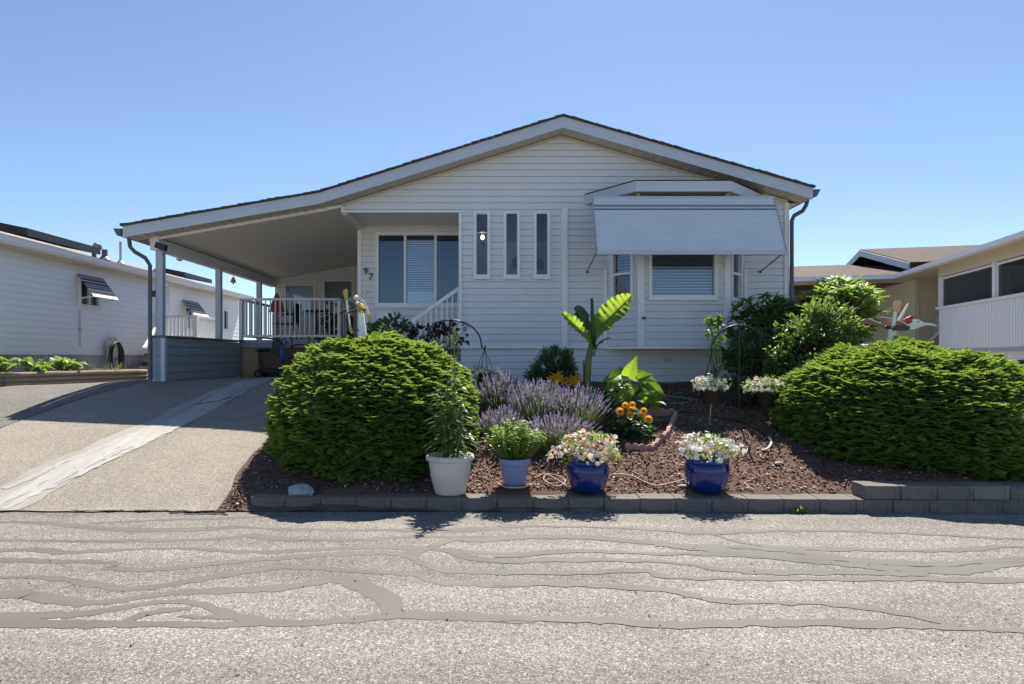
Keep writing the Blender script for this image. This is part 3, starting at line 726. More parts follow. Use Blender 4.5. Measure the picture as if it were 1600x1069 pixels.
def gutter(x,sgn,z,y0,y1,name='gutter'):
    g=MB(); pr=[(0,0),(sgn*.10,0.0),(sgn*.115,.02),(sgn*.115,-.0),(sgn*.07,-.11),(0,-.11)]
    pr=[(0,.0),(sgn*.13,.0),(sgn*.07,-.115),(0,-.115)]
    g.prism([(x+a,y0,z+b) for a,b in pr],(0,y1-y0,0)); return g.build(name,M['gutter'],home)
gutter(5.302,1,4.27,10.6,B); gutter(-6.16,-1,3.62,10.6,17)
def pipe(pts,r=.035,name='downspout'):
    d=MB(); d.tube(pts,r,8); return d.build(name,M['gutter'],home,smooth=False)
pipe([(5.36,10.9,4.17),(5.34,10.9,4.08),(5.28,10.9,3.98),(5.14,10.92,3.9),(5.115,10.95,3.82),(5.115,10.95,1.05)])
pipe([(-6.17,10.85,3.53),(-6.15,10.85,3.36),(-6.09,10.88,3.28),(-5.93,10.92,3.18),(-5.865,10.95,3.06),(-5.865,10.95,1.1)])
# carport: ceiling, header, beam, posts
CD=16.9
cz=lambda x:3.52+.173*(x+5.85)
ce=MB(); xs_=-5.72
n=34
for i in range(n):          # beaded ceiling boards running along the slope, one step each
    y0=11.0+i*(CD-11.0)/n; y1=11.0+(i+1)*(CD-11.0)/n-.012
    ce.prism([(-5.72,y0,cz(-5.72)),(WL,y0,cz(WL)),(WL,y0,cz(WL)+.03),(-5.72,y0,cz(-5.72)+.03)],(0,y1-y0,0))
ce.prism([(-5.72,11.0,cz(-5.72)+.008),(WL,11.0,cz(WL)+.008),(WL,11,cz(WL)+.02),(-5.72,11,cz(-5.72)+.02)],(0,CD-11,0))
ce.build('carport_ceiling',M['ceiling'],home)
hd=MB(); hd.prism([(-5.86,10.995,cz(-5.86)-.01),(WL-.03,10.995,cz(WL)-.01),(WL-.03,10.995,rz(WL)-.2),(-5.86,10.995,rz(-5.86)-.2)],(0,.06,0)); hd.build('carport_header',M['beige'],home)
hd=MB(); hd.prism([(-5.86,10.97,cz(-5.86)-.035),(WL-.035,10.97,cz(WL)-.035),(WL-.035,10.97,cz(WL)+.012),(-5.86,10.97,cz(-5.86)+.012)],(0,.04,0)); hd.build('header_trim',M['white'],home)
bm=MB(); bm.box(-5.86,-5.725,11.0,CD,3.326,3.53); bm.build('carport_beam',M['siding_porch'],home,bevel=.005)
bm=MB(); bm.box(-5.865,-5.72,10.95,10.998,3.32,3.56); bm.build('beam_cap',M['white'],home,bevel=.005)
def post(px,D,w,z0):
    b=MB(); x=X_(px,D); b.box(x-w/2,x+w/2,D-w/2,D+w/2,z0,3.33); return b.build('carport_post',M['fascia'],home,bevel=.006)
post(251,11.09,.12,1.83); post(342,13.4,.11,1.83); post(405,15.7,.11,1.85)
bk=MB(); bk.obox(P(245,388,10.93)+Vector((0,0,0)),(.17,.0,-.06),(0,-.1,0),(.03,0,.10)); bk.build('post_bracket',M['dark'],home,bevel=.01)
# blue-grey half wall along the carport side
hw=MB(); siding(hw,(-5.65,11.02,0),(0,1,0),(1,0,0),1.06,1.81,lambda z:(.06,3.4),lap=.15)
siding(hw,(-5.83,11.02,0),SX,NY,1.06,1.81,lambda z:(.02,.12),lap=.15)
hw.build('half_wall',M['slate'],home)
hw=MB(); hw.box(-5.84,-5.66,11.03,14.4,1.06,1.80); hw.build('half_wall_core',M['slate'],home)
t=MB(); t.box(-5.855,-5.80,10.99,11.03,1.06,1.82); t.box(-5.70,-5.632,10.985,11.06,1.06,1.82); t.build('half_wall_corner',M['fascia'],home)
t=MB(); t.box(-5.87,-5.60,10.98,14.4,1.822,1.86); t.build('half_wall_cap',M['gutter'],home)
# deck at the back of the carport
DD=14.4
d_=MB(); d_.box(-5.70,-3.40,DD+.01,CD,1.83,1.87); deck=d_.build('deck',M['concrete'],home)
d_=MB(); d_.box(-5.70,-2.60,DD-.015,DD+.01,1.70,1.872); d_.build('deck_fascia',M['slate'],deck)
d_=MB(); d_.box(-5.70,-2.60,DD+.02,DD+.05,1.0,1.70); d_.build('deck_skirt',M['ply2'],deck)
d_=MB(); d_.box(-5.62,-5.27,DD-.03,DD+.01,1.02,1.67); d_.build('deck_panel',M['ply'],deck)
d_=MB(); d_.box(-3.38,-2.60,DD+.06,CD,1.0,1.55); d_.build('deck_step',M['concrete'],deck)
def railing(A,Bp,n,h=.92,parent=home,post_w=.07,drop=0):
    A=Vector(A);Bp=Vector(Bp); r=MB(); up=Vector((0,0,1))
    r.bar(A+up*h,Bp+up*h,.07,.05); rail=r.build('railing',M['white'],parent)
    r=MB(); r.bar(A+up*.09,Bp+up*.09,.045,.045); r.build('bottom_rail',M['white'],rail)
    for k in range(n+1):
        p=A.lerp(Bp,k/n); w=post_w if k in(0,n) else .024
        b=MB(); b.box(p.x-w/2,p.x+w/2,p.y-w/2,p.y+w/2,p.z+(0 if w>.03 else .11),p.z+h-(.0 if w>.03 else .027)); b.build('rail_post' if w>.03 else 'baluster',M['white'],rail)
    return rail
railing((-5.69,DD+.06,1.87),(-3.47,DD+.06,1.87),20)
railing((-3.47,DD+.17,1.87),(-3.47,CD-.1,1.87),14)
railing((-5.72,DD+.17,1.87),(-5.72,CD-.1,1.87),14)
# back wall of the carport
w1=(X_(443,CD),X_(494,CD));w2=(X_(503,CD),X_(554,CD))
hl=[(w1[0]+.02,w1[1]-.02,Z_(492,CD),Z_(447,CD)),(w2[0]+.02,w2[1]-.02,Z_(492,CD),Z_(440,CD))]
mb=MB(); siding(mb,(0,CD,0),SX,NY,1.5,4.2,lambda z:(-5.75,WL) if z<3.53 else (max(-5.75,-5.85+(z-3.52)/.173),WL),hl); mb.build('carport_back_wall',M['siding_porch'],home)
def sloped_window(x0,x1,z0,bl):
    zl,zr=cz(x0)-.09,cz(x1)-.09; D=CD-.03
    f=MB(); fw=.075
    f.box(x0,x0+fw,D,D+.06,z0,zl); f.box(x1-fw,x1,D,D+.06,z0,zr); f.box(x0+fw,x1-fw,D+.002,D+.06,z0,z0+fw)
    f.prism([(x0-.05,D-.004,zl-.02),(x1+.03,D-.004,zr-.01),(x1+.03,D-.004,zr+.08),(x0-.05,D-.004,zl+.07)],(0,.06,0))
    w=f.build('sloped_window',M['siding_porch'],home)
    p=MB(); p.poly([(x0+fw,CD+.02,z0+fw),(x1-fw,CD+.02,z0+fw),(x1-fw,CD+.02,zr),(x0+fw,CD+.02,zl)]); p.build('pane',M['glass'],w)
    b=MB(); b.box(x0,x1,CD+.1,CD+.11,z0,zl-.12); b.build('blind',M[bl],w)
sloped_window(w1[0],w1[1],2.5,'curtain'); sloped_window(w2[0],w2[1],2.5,'shade_tan')
mb=MB(); mb.box(-5.75,5.0,B-.05,B,1.0,4.2); mb.build('rear_wall',M['siding'],home)
mb=MB(); siding(mb,(WL,PD+.05,0),(0,1,0),(-1,0,0),1.06,4.1,lambda z:(0,CD-PD-.05)); mb.build('carport_side_wall',M['siding_porch'],home)
mb=MB(); mb.box(-5.75,-5.70,CD,B,1.0,3.6); mb.build('rear_side_wall',M['siding'],home)
mb=MB(); mb.box(-5.7,WL,CD+1.0,CD+1.05,1.5,3.6); mb.build('rear_room_wall',M['interior'],home)
# floodlight on the carport ceiling
fl=MB(); a=P(281,378,12.2); fl.lathe([(.045,0),(.05,-.02),(.02,-.03),(.02,-.07)],(a.x,a.y,cz(a.x)),12); fl.tube([(a.x,a.y,cz(a.x)-.06),(a.x+.02,a.y-.06,cz(a.x)-.16)],[.03,.055],12)
fl.build('floodlight',M['white'],home,smooth=True)
# ---- bay window
bay=MB(); BF=10.5; bl,br=2.425,3.845
O1=Vector((BAYL,GA,0));O2=Vector((bl,BF,0));O3=Vector((br,BF,0));O4=Vector((BAYR,GA,0))
segs=[]
for a,b in((O1,O2),(O2,O3),(O3,O4)):
    d=(b-a);L_=d.length;d=d.normalized(); n_=Vector((d.y,-d.x,0)); segs.append((a,d,n_,L_))
z0b,z1b=1.645,4.05
cw=(X_(1013,BF)-bl,X_(1121,BF)-bl,Z_(467,BF),3.72)
sw=(.10,segs[0][3]-.13,Z_(470,10.75),3.7)
hs=[[(sw[0]+.03,sw[1]-.03,sw[2]+.03,sw[3]-.03)],[(cw[0]+.03,cw[1]-.03,cw[2]+.03,cw[3]-.03)],[(.12+.03,segs[2][3]-.10-.03,sw[2]+.03,sw[3]-.03)]]
for (a,d,n_,L_),h in zip(segs,hs): siding(bay,a,d,n_,z0b+.02,z1b,lambda z,L_=L_:(0,L_),h)
bayo=bay.build('bay_window',M['siding'],home)
bb=MB(); bb.prism([(BAYL-.03,GA,z0b-.02),(bl-.03,BF-.04,z0b-.02),(br+.03,BF-.04,z0b-.02),(BAYR+.03,GA,z0b-.02)],(0,0,.04)); bb.build('bay_floor',M['white'],bayo)
def cboard(p,w=.115,dirn=(0,-1,0),nm='bay_corner_board'):
    b=MB(); b.box(p[0]-w/2,p[0]+w/2,p[1]-.035,p[1]+.05,z0b+.02,z1b-.2); return b.build(nm,M['white'],bayo,bevel=.005)
cboard((bl+.0,BF)); cboard((br,BF),.10)
a,d,n_,L_=segs[1]; window(home,a,d,n_,*cw,fw=.055,blind='slats',slat=.05,tilt=.95,blind_z=(cw[2]+.055,Z_(418,BF)),blind_depth=.06)
ub=MB(); z=Z_(418,BF)+.02
while z<cw[3]-.1:
    p0=Vector((bl+cw[0]+.06,BF+.07,z)); p1=Vector((bl+cw[1]-.06,BF+.07,z)); ub.quad(p0,p1,p1+Vector((0,.045,.012)),p0+Vector((0,.045,.012))); z+=.052
ub.build('raised_blind',M['curtain'],bayo)
a,d,n_,L_=segs[0]; window(home,a,d,n_,*sw,fw=.05,rails=[Z_(428,10.75)],blind='slats',slat=.05,tilt=.8,blind_z=(Z_(428,10.75),sw[3]))
a,d,n_,L_=segs[2]; window(home,a,d,n_,.12,L_-.10,sw[2],sw[3],fw=.05,rails=[Z_(428,10.75)],blind='sheet',blind_mat='shade_tan')
bi=MB(); bi.box(BAYL-.4,BAYR+.4,12.4,12.45,1.5,4.2); bi.build('room_wall',M['interior'],home)
# bay roof: flared three-sided fascia
RF=[(1.573,10.99),(2.255,10.10),(3.765,10.10),(4.64,10.99)]; zt_=4.27; fh=.165
br_=MB(); 
ins=.03
for (x0,y0),(x1,y1) in zip(RF,RF[1:]):
    dv=Vector((x1-x0,y1-y0,0)).normalized(); nv=Vector((-dv.y,dv.x,0))*ins
    br_.prism([(x0,y0,zt_-fh),(x1,y1,zt_-fh),(x1+nv.x*1.0,y1+nv.y,zt_-fh),(x0+nv.x,y0+nv.y,zt_-fh)],(0,0,fh))
brf=br_.build('bay_roof',M['fascia'],home)
rt=MB(); rt.poly([(RF[0][0]-.02,RF[0][1],zt_+.012),(RF[1][0]-.01,RF[1][1]-.02,zt_+.012),(RF[2][0]+.01,RF[2][1]-.02,zt_+.012),(RF[3][0]+.02,RF[3][1],zt_+.012)])
rt.poly([(RF[0][0]-.02,10.985,zt_+.012),(RF[1][0]-.01,10.08,zt_+.012),(2.4,10.985,zt_+.16)]); rt.poly([(RF[1][0]-.01,10.08,zt_+.012),(RF[2][0]+.01,10.08,zt_+.012),(3.7,10.985,zt_+.16),(2.4,10.985,zt_+.16)]); rt.poly([(RF[2][0]+.01,10.08,zt_+.012),(RF[3][0]+.02,10.985,zt_+.012),(3.7,10.985,zt_+.16)])
rt.build('bay_shingles',M['shingle'],brf)
sf=MB(); sf.poly([(RF[0][0]+.02,10.985,zt_-fh+.03),(RF[1][0]+.01,10.13,zt_-fh+.03),(RF[2][0]-.01,10.13,zt_-fh+.03),(RF[3][0]-.02,10.985,zt_-fh+.03)]); sf.build('bay_soffit',M['beige'],brf)
# bracket blocks under the bay roof seen above the awning
for px in(997,1137):
    b=MB(); x=X_(px,10.3); b.box(x-.03,x+.03,10.28,10.5,z1b-.1,zt_-fh+.02); b.build('bay_bracket',M['beige'],brf)
# ---- corrugated metal awning
awn=MB(); A0=Vector((1.585,10.16,4.01)); W_=2.876; V0=Vector((0,9.72-10.16,3.09-4.01)); n=30
nrm=Vector((0,V0.z,-V0.y)).normalized()
if nrm.y>0: nrm=-nrm
prof=[]
for i in range(n):
    t0=i/n; 
    for k,(dt,h) in enumerate(((0,0),(.2,.014),(.6,.014),(.75,0))): prof.append((t0+dt/n,h))
prof.append((1,0)); sk=Vector((.0,0,0))
for (ta,ha),(tb_,hb) in zip(prof,prof[1:]):
    a=A0+V0*ta+nrm*ha; b=A0+V0*tb_+nrm*hb
    i=ta*n
    awn.cur=1 if (4.0<=i<4.95 or 5.9<=i<6.95) else 0
    awn.quad(a,b,b+Vector((W_,0,0)),a+Vector((W_,0,0)))
awn.cur=0
awo=awn.build('window_awning',[M['awn'],M['awn_dark']],home,label='corrugated pale blue metal awning with two darker stripes')
fb=MB(); p=A0+V0; fb.box(p.x-.01,p.x+W_+.01,p.y-.03,p.y+.02,p.z-.045,p.z+.0); fb.build('front_bar',M['pipe'],awo)
fb=MB(); fb.box(A0.x,A0.x+W_,A0.y-.02,A0.y+.03,A0.z,A0.z+.03); fb.build('head_rail',M['pipe'],awo)
for x in(A0.x-.004,A0.x+W_-.004):
    s_=MB(); s_.bar(Vector((x,A0.y,A0.z)),Vector((x,p.y,p.z)),.02,.03); s_.build('side_rail',M['pipe'],awo)
for (x,xw) in((p.x-.02,X_(917,GA)),(p.x+W_-.06,X_(1187,GA))):
    s_=MB(); s_.tube([(x,p.y,p.z-.03),(xw,GA-.02,Z_(425,GA))],.011,6); s_.ball((xw,GA-.03,Z_(425,GA)),.025,8,5); s_.build('awning_arm',M['gutter'],awo)
for px in(1006,1127):
    s_=MB(); q=P(px,497,BF-.045); s_.box(q.x-.03,q.x+.03,q.y-.03,q.y+.02,q.z-.02,q.z+.02); s_.build('hook',M['gutter'],bayo)
s_=MB(); q=P(1037,565,GA); s_.box(q.x,q.x+.12,GA-.02,GA+.05,q.z,q.z+.07); s_.build('vent_cover',M['beige'],home)
# ================================================================ neighbour on the left
NX=-9.06
nb=empty('white_mobile_home',(-11,16,.95),0,'long white mobile home on the left with striped window awnings and roof collector','house')
EX=(1,0,0)
def nD(px): return 9.06/((770-px)/1000.0)
wl=[]
def nwin(px0,px1,y0,y1):
    a,b=nD(px0),nD(px1); m=(a+b)/2; return (a,b,Z_(y1,m),Z_(y0,m))
nw=[nwin(123,155,436,480),nwin(288,312,480,517),nwin(347,356,484,516)]
dr0,dr1=nD(246.5),nD(262)
mb=MB(); siding(mb,(NX,0,0),(0,1,0),EX,1.56,3.56,lambda z:(9.5,22.8),[(a+.03,b-.03,c+.03,d-.03) for a,b,c,d in nw]+[(dr0,dr1,1.56,3.5)],lap=.128,amp=.4)
mb.build('side_wall',M['nb_white'],nb)
mb=MB(); mb.box(NX-.05,NX-.02,9.5,22.8,.8,1.555)
y=9.5
while y<22.8: mb.box(NX-.02,NX-.004,y,y+.05,.8,1.54); y+=.105
mb.build('skirting',M['nb_skirt'],nb)
mb=MB(); mb.box(NX-.02,NX+.03,9.5,22.8,1.535,1.565); mb.build('base_trim',M['nb_white'],nb)
mb=MB(); mb.box(-14.5,NX-.03,22.76,22.8,.8,3.6); mb.box(-14.5,NX-.03,9.5,9.54,.8,3.6); mb.build('end_wall',M['nb_white'],nb)
mb=MB()
for y0,y1 in((9.2,23.1),):
    mb.prism([(NX+.32,y0,3.60),(NX+.32,y0,3.66),(-12.2,y0,4.62),(-12.2,y0,4.56)],(0,y1-y0,0)); mb.prism([(-12.2,y0,4.56),(-12.2,y0,4.62),(-15.4,y0,3.66),(-15.4,y0,3.6)],(0,y1-y0,0))
nroof=mb.build('roof',mat('grey_brown_shingles',(.20,.17,.15),.9,(.29,.26,.23),9,.5,bump=.3),nb)
mb=MB(); mb.prism([(NX+.33,9.2,3.52),(NX+.42,9.2,3.55),(NX+.44,9.2,3.65),(NX+.33,9.2,3.65)],(0,13.9,0)); mb.build('gutter',M['nb_white'],nb)
mb=MB(); mb.box(NX-.02,NX+.33,9.2,23.1,3.50,3.52); mb.build('eave_soffit',M['beige'],nb)
def rfz(x): return 3.66+(NX+.32-x)*(4.62-3.66)/(NX+.32+12.2)
for px,(a,b,c,d) in enumerate(nw):
    window(nb,(NX,0,0),(0,1,0),EX,a,b,c,d,fw=.05,mull=[(a+b)/2] if px<2 else [],blind='sheet',blind_mat='shade_dark',glass='glass',blind_depth=.05)
def stripe_awning(px0,px1,ytop,drop,out):
    a=nD(px0);b=nD(px1); zt=Z_(ytop,a); mb=MB()
    st=[(0,.16,0),(.16,.26,1),(.26,.31,2),(.31,.40,1),(.40,.62,0),(.62,.66,1),(.66,.84,2),(.84,.90,3),(.90,1.0,2)]
    st=[(0,.2,0),(.2,.27,1),(.27,.32,2),(.32,.40,1),(.40,.60,0),(.60,.64,1),(.64,.73,2),(.73,.82,3),(.82,1.0,2)]
    for t0,t1,k in st:
        mb.cur={0:0,1:1,2:3,3:2}[k]
        p=lambda t,y:(NX+.02+out*t,y,zt-drop*t)
        q=lambda t,y:(NX+.02+out*t,y,zt-drop*t-.012)
        mb.add([p(t0,a),p(t0,b),p(t1,b),p(t1,a),q(t0,a),q(t0,b),q(t1,b),q(t1,a)],[(0,1,2,3),(7,6,5,4),(0,3,7,4),(1,5,6,2),(3,2,6,7),(0,4,5,1)])
    aw=mb.build('window_awning',[M['stripe_grey'],M['stripe_red'],M['stripe_orange'],M['stripe_white']],nb,label='small awning striped grey, burgundy, peach and cream')
    for y in(a+.02,b-.02):
        f=MB(); f.tube([(NX+.02,y,zt-drop-.05),(NX+out,y,zt-drop)],.014,6); f.build('awning_arm',M['white'],aw)
stripe_awning(119,160,427,.50,.36); stripe_awning(284,308,468,.46,.36)
mb=MB(); mb.box(NX-.06,NX+.0,dr0,dr1,1.56,3.48); mb.build('door',M['nb_white'],nb)
mb=MB(); mb.box(NX-.01,NX+.05,dr0-.07,dr0,1.56,3.52); mb.box(NX-.01,NX+.05,dr1,dr1+.07,1.56,3.52); mb.build('door_frame',M['white'],nb)
mb=MB(); q=Vector((NX,nD(237),Z_(459,nD(237)))); mb.box(NX,NX+.05,q.y-.06,q.y+.06,q.z-.08,q.z+.08); mb.lathe([(.03,-.1),(.06,-.02),(.05,.08),(.02,.1)],(NX+.12,q.y,q.z),10); mb.build('wall_lamp',M['black'],nb)
# roof collector, vents
def on_roof(name,y0,y1,x0,x1,h,m):
    b=MB(); b.prism([(x0,y0,rfz(x0)+.04),(x1,y0,rfz(x1)+.10),(x1,y0,rfz(x1)+.10+h),(x0,y0,rfz(x0)+.04+h)],(0,y1-y0,0)); return b.build(name,M[m],nroof)
on_roof('roof_collector',12.3,14.6,-9.75,-8.95,.15,'solar'); on_roof('roof_collector',18.6,20.4,-9.75,-8.95,.13,'solar')
for D,h,kind in((14.85,.30,0),(15.25,.24,1),(15.9,.55,2),(17.6,.1,1),(21.6,.22,1)):
    x=-9.25; b=MB(); z=rfz(x)
    if kind==0: b.tube([(x,D,z),(x,D,z+h*.8),(x,D+.05,z+h),(x+.02,D+.15,z+h*.98),(x+.02,D+.2,z+h*.75)],.05,8)
    elif kind==1: b.tube([(x,D,z-.02),(x,D,z+h)],.065,10); b.lathe([(.15,0),(.07,.08)],(x,D,z),10)
    else: b.tube([(x,D,z),(x,D,z+h),(x,D+.06,z+h+.03)],.03,8); b.lathe([(.1,0),(.04,.08)],(x,D,z),10)
    b.build('vent_pipe',M['pipe'] if kind==2 else M['gutter'],nroof)
b=MB(); D=nD(124); b.tube([(NX+.02,D,Z_(485,D)),(NX+.02,D,Z_(541,D))],.012,6); b.box(NX,NX+.04,D-.03,D+.03,Z_(516,D),Z_(513,D)); b.build('conduit',M['pipe'],nb)
# stair landing with railing and timber steps at that home
ld=empty('stair_landing',(-8.35,17.6,.95),0,'white railed stair landing at the far door of the white home','stairs')
b=MB(); b.box(-8.95,-8.0,17.3,18.7,1.9,1.97); b.build('platform',M['concrete'],ld)
for x,y in((-8.92,17.35),(-8.05,17.35),(-8.05,18.65)):
    b=MB(); b.box(x-.05,x+.05,y-.05,y+.05,.9,2.62); b.build('post',M['white'],ld)
def rail2(A,Bp,n,par):
    A=Vector(A);Bp=Vector(Bp); b=MB(); b.bar(A+Vector((0,0,.6)),Bp+Vector((0,0,.6)),.06,.05); b.bar(A+Vector((0,0,.06)),Bp+Vector((0,0,.06)),.05,.04)
    for k in range(1,n):
        p=A.lerp(Bp,k/n); b.box(p.x-.018,p.x+.018,p.y-.018,p.y+.018,p.z+.08,p.z+.58)
    b.build('railing',M['white'],par)
rail2((-8.9,17.3,1.98),(-8.07,17.3,1.98),8,ld); rail2((-8.03,17.4,1.98),(-8.03,18.6,1.98),9,ld)
b=MB(); b.bar((-8.92,17.2,2.5),(-8.55,15.7,1.7),.07,.05); b.build('stair_rail',M['white'],ld)
stp=empty('timber_steps',(-8.3,15.8,.93),0,'dark weathered timber steps beside the white home','steps')
for k in range(4):
    b=MB(); b.box(-8.95,-7.95+.0*k,15.6+.28*k,15.9+.28*k,1.02+.17*k,1.07+.17*k); b.build('tread',M['timber'],stp)
    b=MB(); b.box(-8.9,-8.0,15.66+.28*k,15.70+.28*k,.9,1.02+.17*k); b.build('riser',M['timber_dark'],stp)
# hose reel on the wall
hr=empty('hose_reel',(-8.95,15.05,1.0),0,'wall hose holder with coiled dark hose beside the white home','hose reel')
q=Vector((NX+.06,15.05,1.78))
b=MB(); b.lathe([(.16,-.06),(.17,-.05),(.17,.05),(.16,.06)],(0,0,0),20); 
o=b.build('holder',M['beige'],hr,local=True); o.rotation_euler=(0,R(90),0); o.location=q-origin(hr)+Vector((.06,0,0))
b=MB(); b.box(q.x,q.x+.1,q.y-.13,q.y+.13,q.z-.3,q.z-.05); b.build('bracket',M['beige'],hr)
b=MB()
for k in range(7):
    rr=.15+.022*k; L_=.42+.05*(k*3%5); pts=[]
    for i in range(25):
        t=2*math.pi*i/24; pts.append((q.x+.12+.02*(k%4),q.y+rr*math.sin(t),q.z-.28+(.34 if math.cos(t)>0 else L_)*math.cos(t)))
    b.tube(pts,.017,6)
b.build('hose',M['hose_dark'],hr,smooth=True)
# timber planter with squash plants
pl=empty('timber_planter',(-7.9,12.2,.95),0,'long raised planter of weathered round landscape timbers on the left','planter')
pa=Vector((-8.35,10.95,0)); pb=Vector((-7.35,13.6,0)); dirp=(pb-pa).normalized(); pnrm=Vector((dirp.y,-dirp.x,0))
for k in range(3):
    b=MB(); n_=10
    for s in range(12):
        pass
    pts=[pa+dirp*((pb-pa).length*s/10)+Vector((0,0,1.01+.085*k))-pnrm*.01*k+Vector((0,0,.004*math.sin(s*2+k))) for s in range(11)]
    b.tube(pts,[.05]*11,10); b.build('timber',M['timber'],pl,smooth=True)
pc=pa-pnrm*3.0
for k in range(3):
    b=MB(); b.tube([pa+Vector((-.02,0,1.01+.085*k)),pc+Vector((0,0,1.01+.085*k))],.05,10); b.build('timber',M['timber'],pl,smooth=True)
    b=MB(); b.tube([pb+Vector((-.02,.0,1.01+.085*k)),pb-pnrm*1.6+Vector((0,0,1.01+.085*k))],.05,10); b.build('timber',M['timber'],pl,smooth=True)
b=MB(); b.poly([pa+Vector((0,.05,1.2)),pb+Vector((0,0,1.2)),pb-pnrm*1.6+Vector((0,0,1.2)),pc+Vector((0,0,1.2))]); b.build('soil',M['soil'],pl)

# ================================================================ neighbour on the right
AX,AY=11.1,15.9; ang=-math.atan2(.24,.971)
rh=empty('beige_home',(AX,AY,0),ang,'beige home on the right with white screened porch and brown shingle roof','house')
def rb(name,m,fn,parent=rh,**k):
    mb=MB(); fn(mb); return mb.build(name,m if not isinstance(m,str) else M[m],parent,local=True,**k)
rb('porch_base_wall','nb_white',lambda m:siding(m,(.06,0,0),(0,1,0),(-1,0,0),.85,1.66,lambda z:(-7,0),lap=.15))
def panel(m):
    m.box(0,.04,-7,0,1.68,2.66); y=-7
    while y<-.05: m.box(-.012,0,y+.012,y+.10,1.70,2.65); y+=.115
rb('porch_panel','nb_white',panel)
rb('porch_rail','white',lambda m:m.box(-.07,.08,-7.02,.06,2.66,2.72))
rb('porch_floor','nb_skirt',lambda m:m.box(-.03,3,-7.0,.0,1.60,1.68))
for a in(-.04,-2.62,-5.2):
    rb('porch_post','white',lambda m:m.box(-.03,.09,a-.08,a+.04,2.72,3.46),bevel=.005)
for a0,a1 in((-2.60,-.12),(-5.18,-2.70),(-7,-5.28)):
    f=MB(); f.box(.0,.03,a0,a0+.05,2.72,3.44); f.box(.0,.03,a1-.05,a1,2.72,3.44); f.box(.0,.03,a0+.05,a1-.05,3.39,3.44)
    f=f.build('screen_frame',M['nb_white'],rh,local=True)
    p=MB(); p.quad((.02,a0,2.72),(.02,a1,2.72),(.02,a1,3.44),(.02,a0,3.44)); p.build('screen',M['screen'],f,local=True)
    b_=MB(); b_.box(.5,.52,a0+.4,a0+1.2,2.0,3.3); b_.build('screen_curtain',M['shade_tan'],f,local=True)
rb('porch_header','nb_beige',lambda m:m.box(-.02,.1,-7,.02,3.46,3.72))
rb('porch_back_wall','interior',lambda m:(m.box(2.6,2.65,-7,0,1.68,3.7),m.box(0.05,2.6,-.03,0.0,1.68,3.7)))
rb('side_wall','nb_beige',lambda m:siding(m,(.25,0,0),(0,1,0),(-1,0,0),.85,3.66,lambda z:(2.25,8.6),[(7.05,7.65,2.05,3.25)],lap=.155))
window(rh,(AX+.25,AY,0),(0,1,0),(-1,0,0),7.0,7.7,2.0,3.3,fw=.06,mull=[7.35],blind='sheet',blind_mat='shade_dark',name='window')
for o in rh.children:
    if o.name.startswith('window'): pass
rb('corner_board','nb_beige',lambda m:m.box(.2,.32,2.14,2.26,.85,3.68),bevel=.006)
rb('recess_wall','nb_beige',lambda m:siding(m,(.95,0,0),(0,1,0),(-1,0,0),.85,3.69,lambda z:(0,2.25),lap=.155))
rb('recess_wall','nb_beige',lambda m:siding(m,(0,2.2,0),(1,0,0),(0,-1,0),.85,3.69,lambda z:(.3,.95),lap=.155))
rb('meter_box','nb_skirt',lambda m:m.box(.6,.72,1.5,2.0,2.05,2.6),bevel=.01)
rb('stair_rail','nb_beige',lambda m:m.bar((.2,2.1,1.55),(.2,.1,2.25),.05,.06))
rb('eave','nb_beige',lambda m:(m.box(-.34,.0,-7,0,3.70,3.72),m.box(-.34,1.0,0,2.3,3.68,3.72)))
rb('gutter','nb_white',lambda m:m.prism([(-.36,-7.2,3.64),(-.46,-7.2,3.66),(-.47,-7.2,3.76),(-.36,-7.2,3.76)],(0,8.9,0)))
def roofm(m):
    m.prism([(-.38,-7.2,3.74),(-.38,-7.2,3.79),(4.5,-7.2,4.96),(4.5,-7.2,4.91)],(0,8.9,0))
rr1=rb('roof','shingle',roofm)
def roof2(m):
    e=1.72
    m.prism([(-4.2,e,3.72),(-4.2,e,3.77),(-4.2,5.4,4.55),(-4.2,5.4,4.50)],(6.4,0,0)); m.prism([(-4.2,5.4,4.50),(-4.2,5.4,4.55),(-4.2,9.2,3.75),(-4.2,9.2,3.7)],(6.4,0,0))
rb('wing_roof','shingle_brown',roof2)
rb('gutter','nb_white',lambda m:m.box(-4.2,-.36,1.64,1.72,3.64,3.76))
rb('wing_soffit','nb_beige',lambda m:m.box(-4.2,.24,1.72,3.0,3.66,3.69))
rb('wing_wall','nb_beige',lambda m:siding(m,(0,8.6,0),(1,0,0),(0,-1,0),.85,3.66,lambda z:(-4,.3),lap=.155))
# raised roof section with its white gable end
G=[(0,1.85,4.06),(-.45,4.6,4.88),(-.6,6.3,4.42)]
def gslab(m):
    for a,b in((G[0],G[1]),(G[1],G[2])):
        a=Vector(a);b=Vector(b); m.add([a,b,b+Vector((0,0,.05)),a+Vector((0,0,.05)),a+Vector((5,0,.0)),b+Vector((5,0,0)),b+Vector((5,0,.05)),a+Vector((5,0,.05))],
          [(0,1,2,3),(7,6,5,4),(3,2,6,7),(0,4,5,1),(0,3,7,4),(1,5,6,2)])
up=rb('upper_roof','shingle_brown',gslab)
def gf(m):
    for a,b in((G[0],G[1]),(G[1],G[2])):
        a=Vector(a);b=Vector(b); m.add([a+Vector((-.03,0,-.17)),b+Vector((-.03,0,-.17)),b+Vector((-.03,0,.02)),a+Vector((-.03,0,.02)),a+Vector((-.0,0,-.17)),b+Vector((-.0,0,-.17)),b+Vector((-.0,0,.02)),a+Vector((-.0,0,.02))],[(0,1,2,3),(7,6,5,4),(0,4,5,1),(3,2,6,7)])
gf_=MB(); gf(gf_); gf_.build('gable_fascia',M['fascia'],up,local=True)
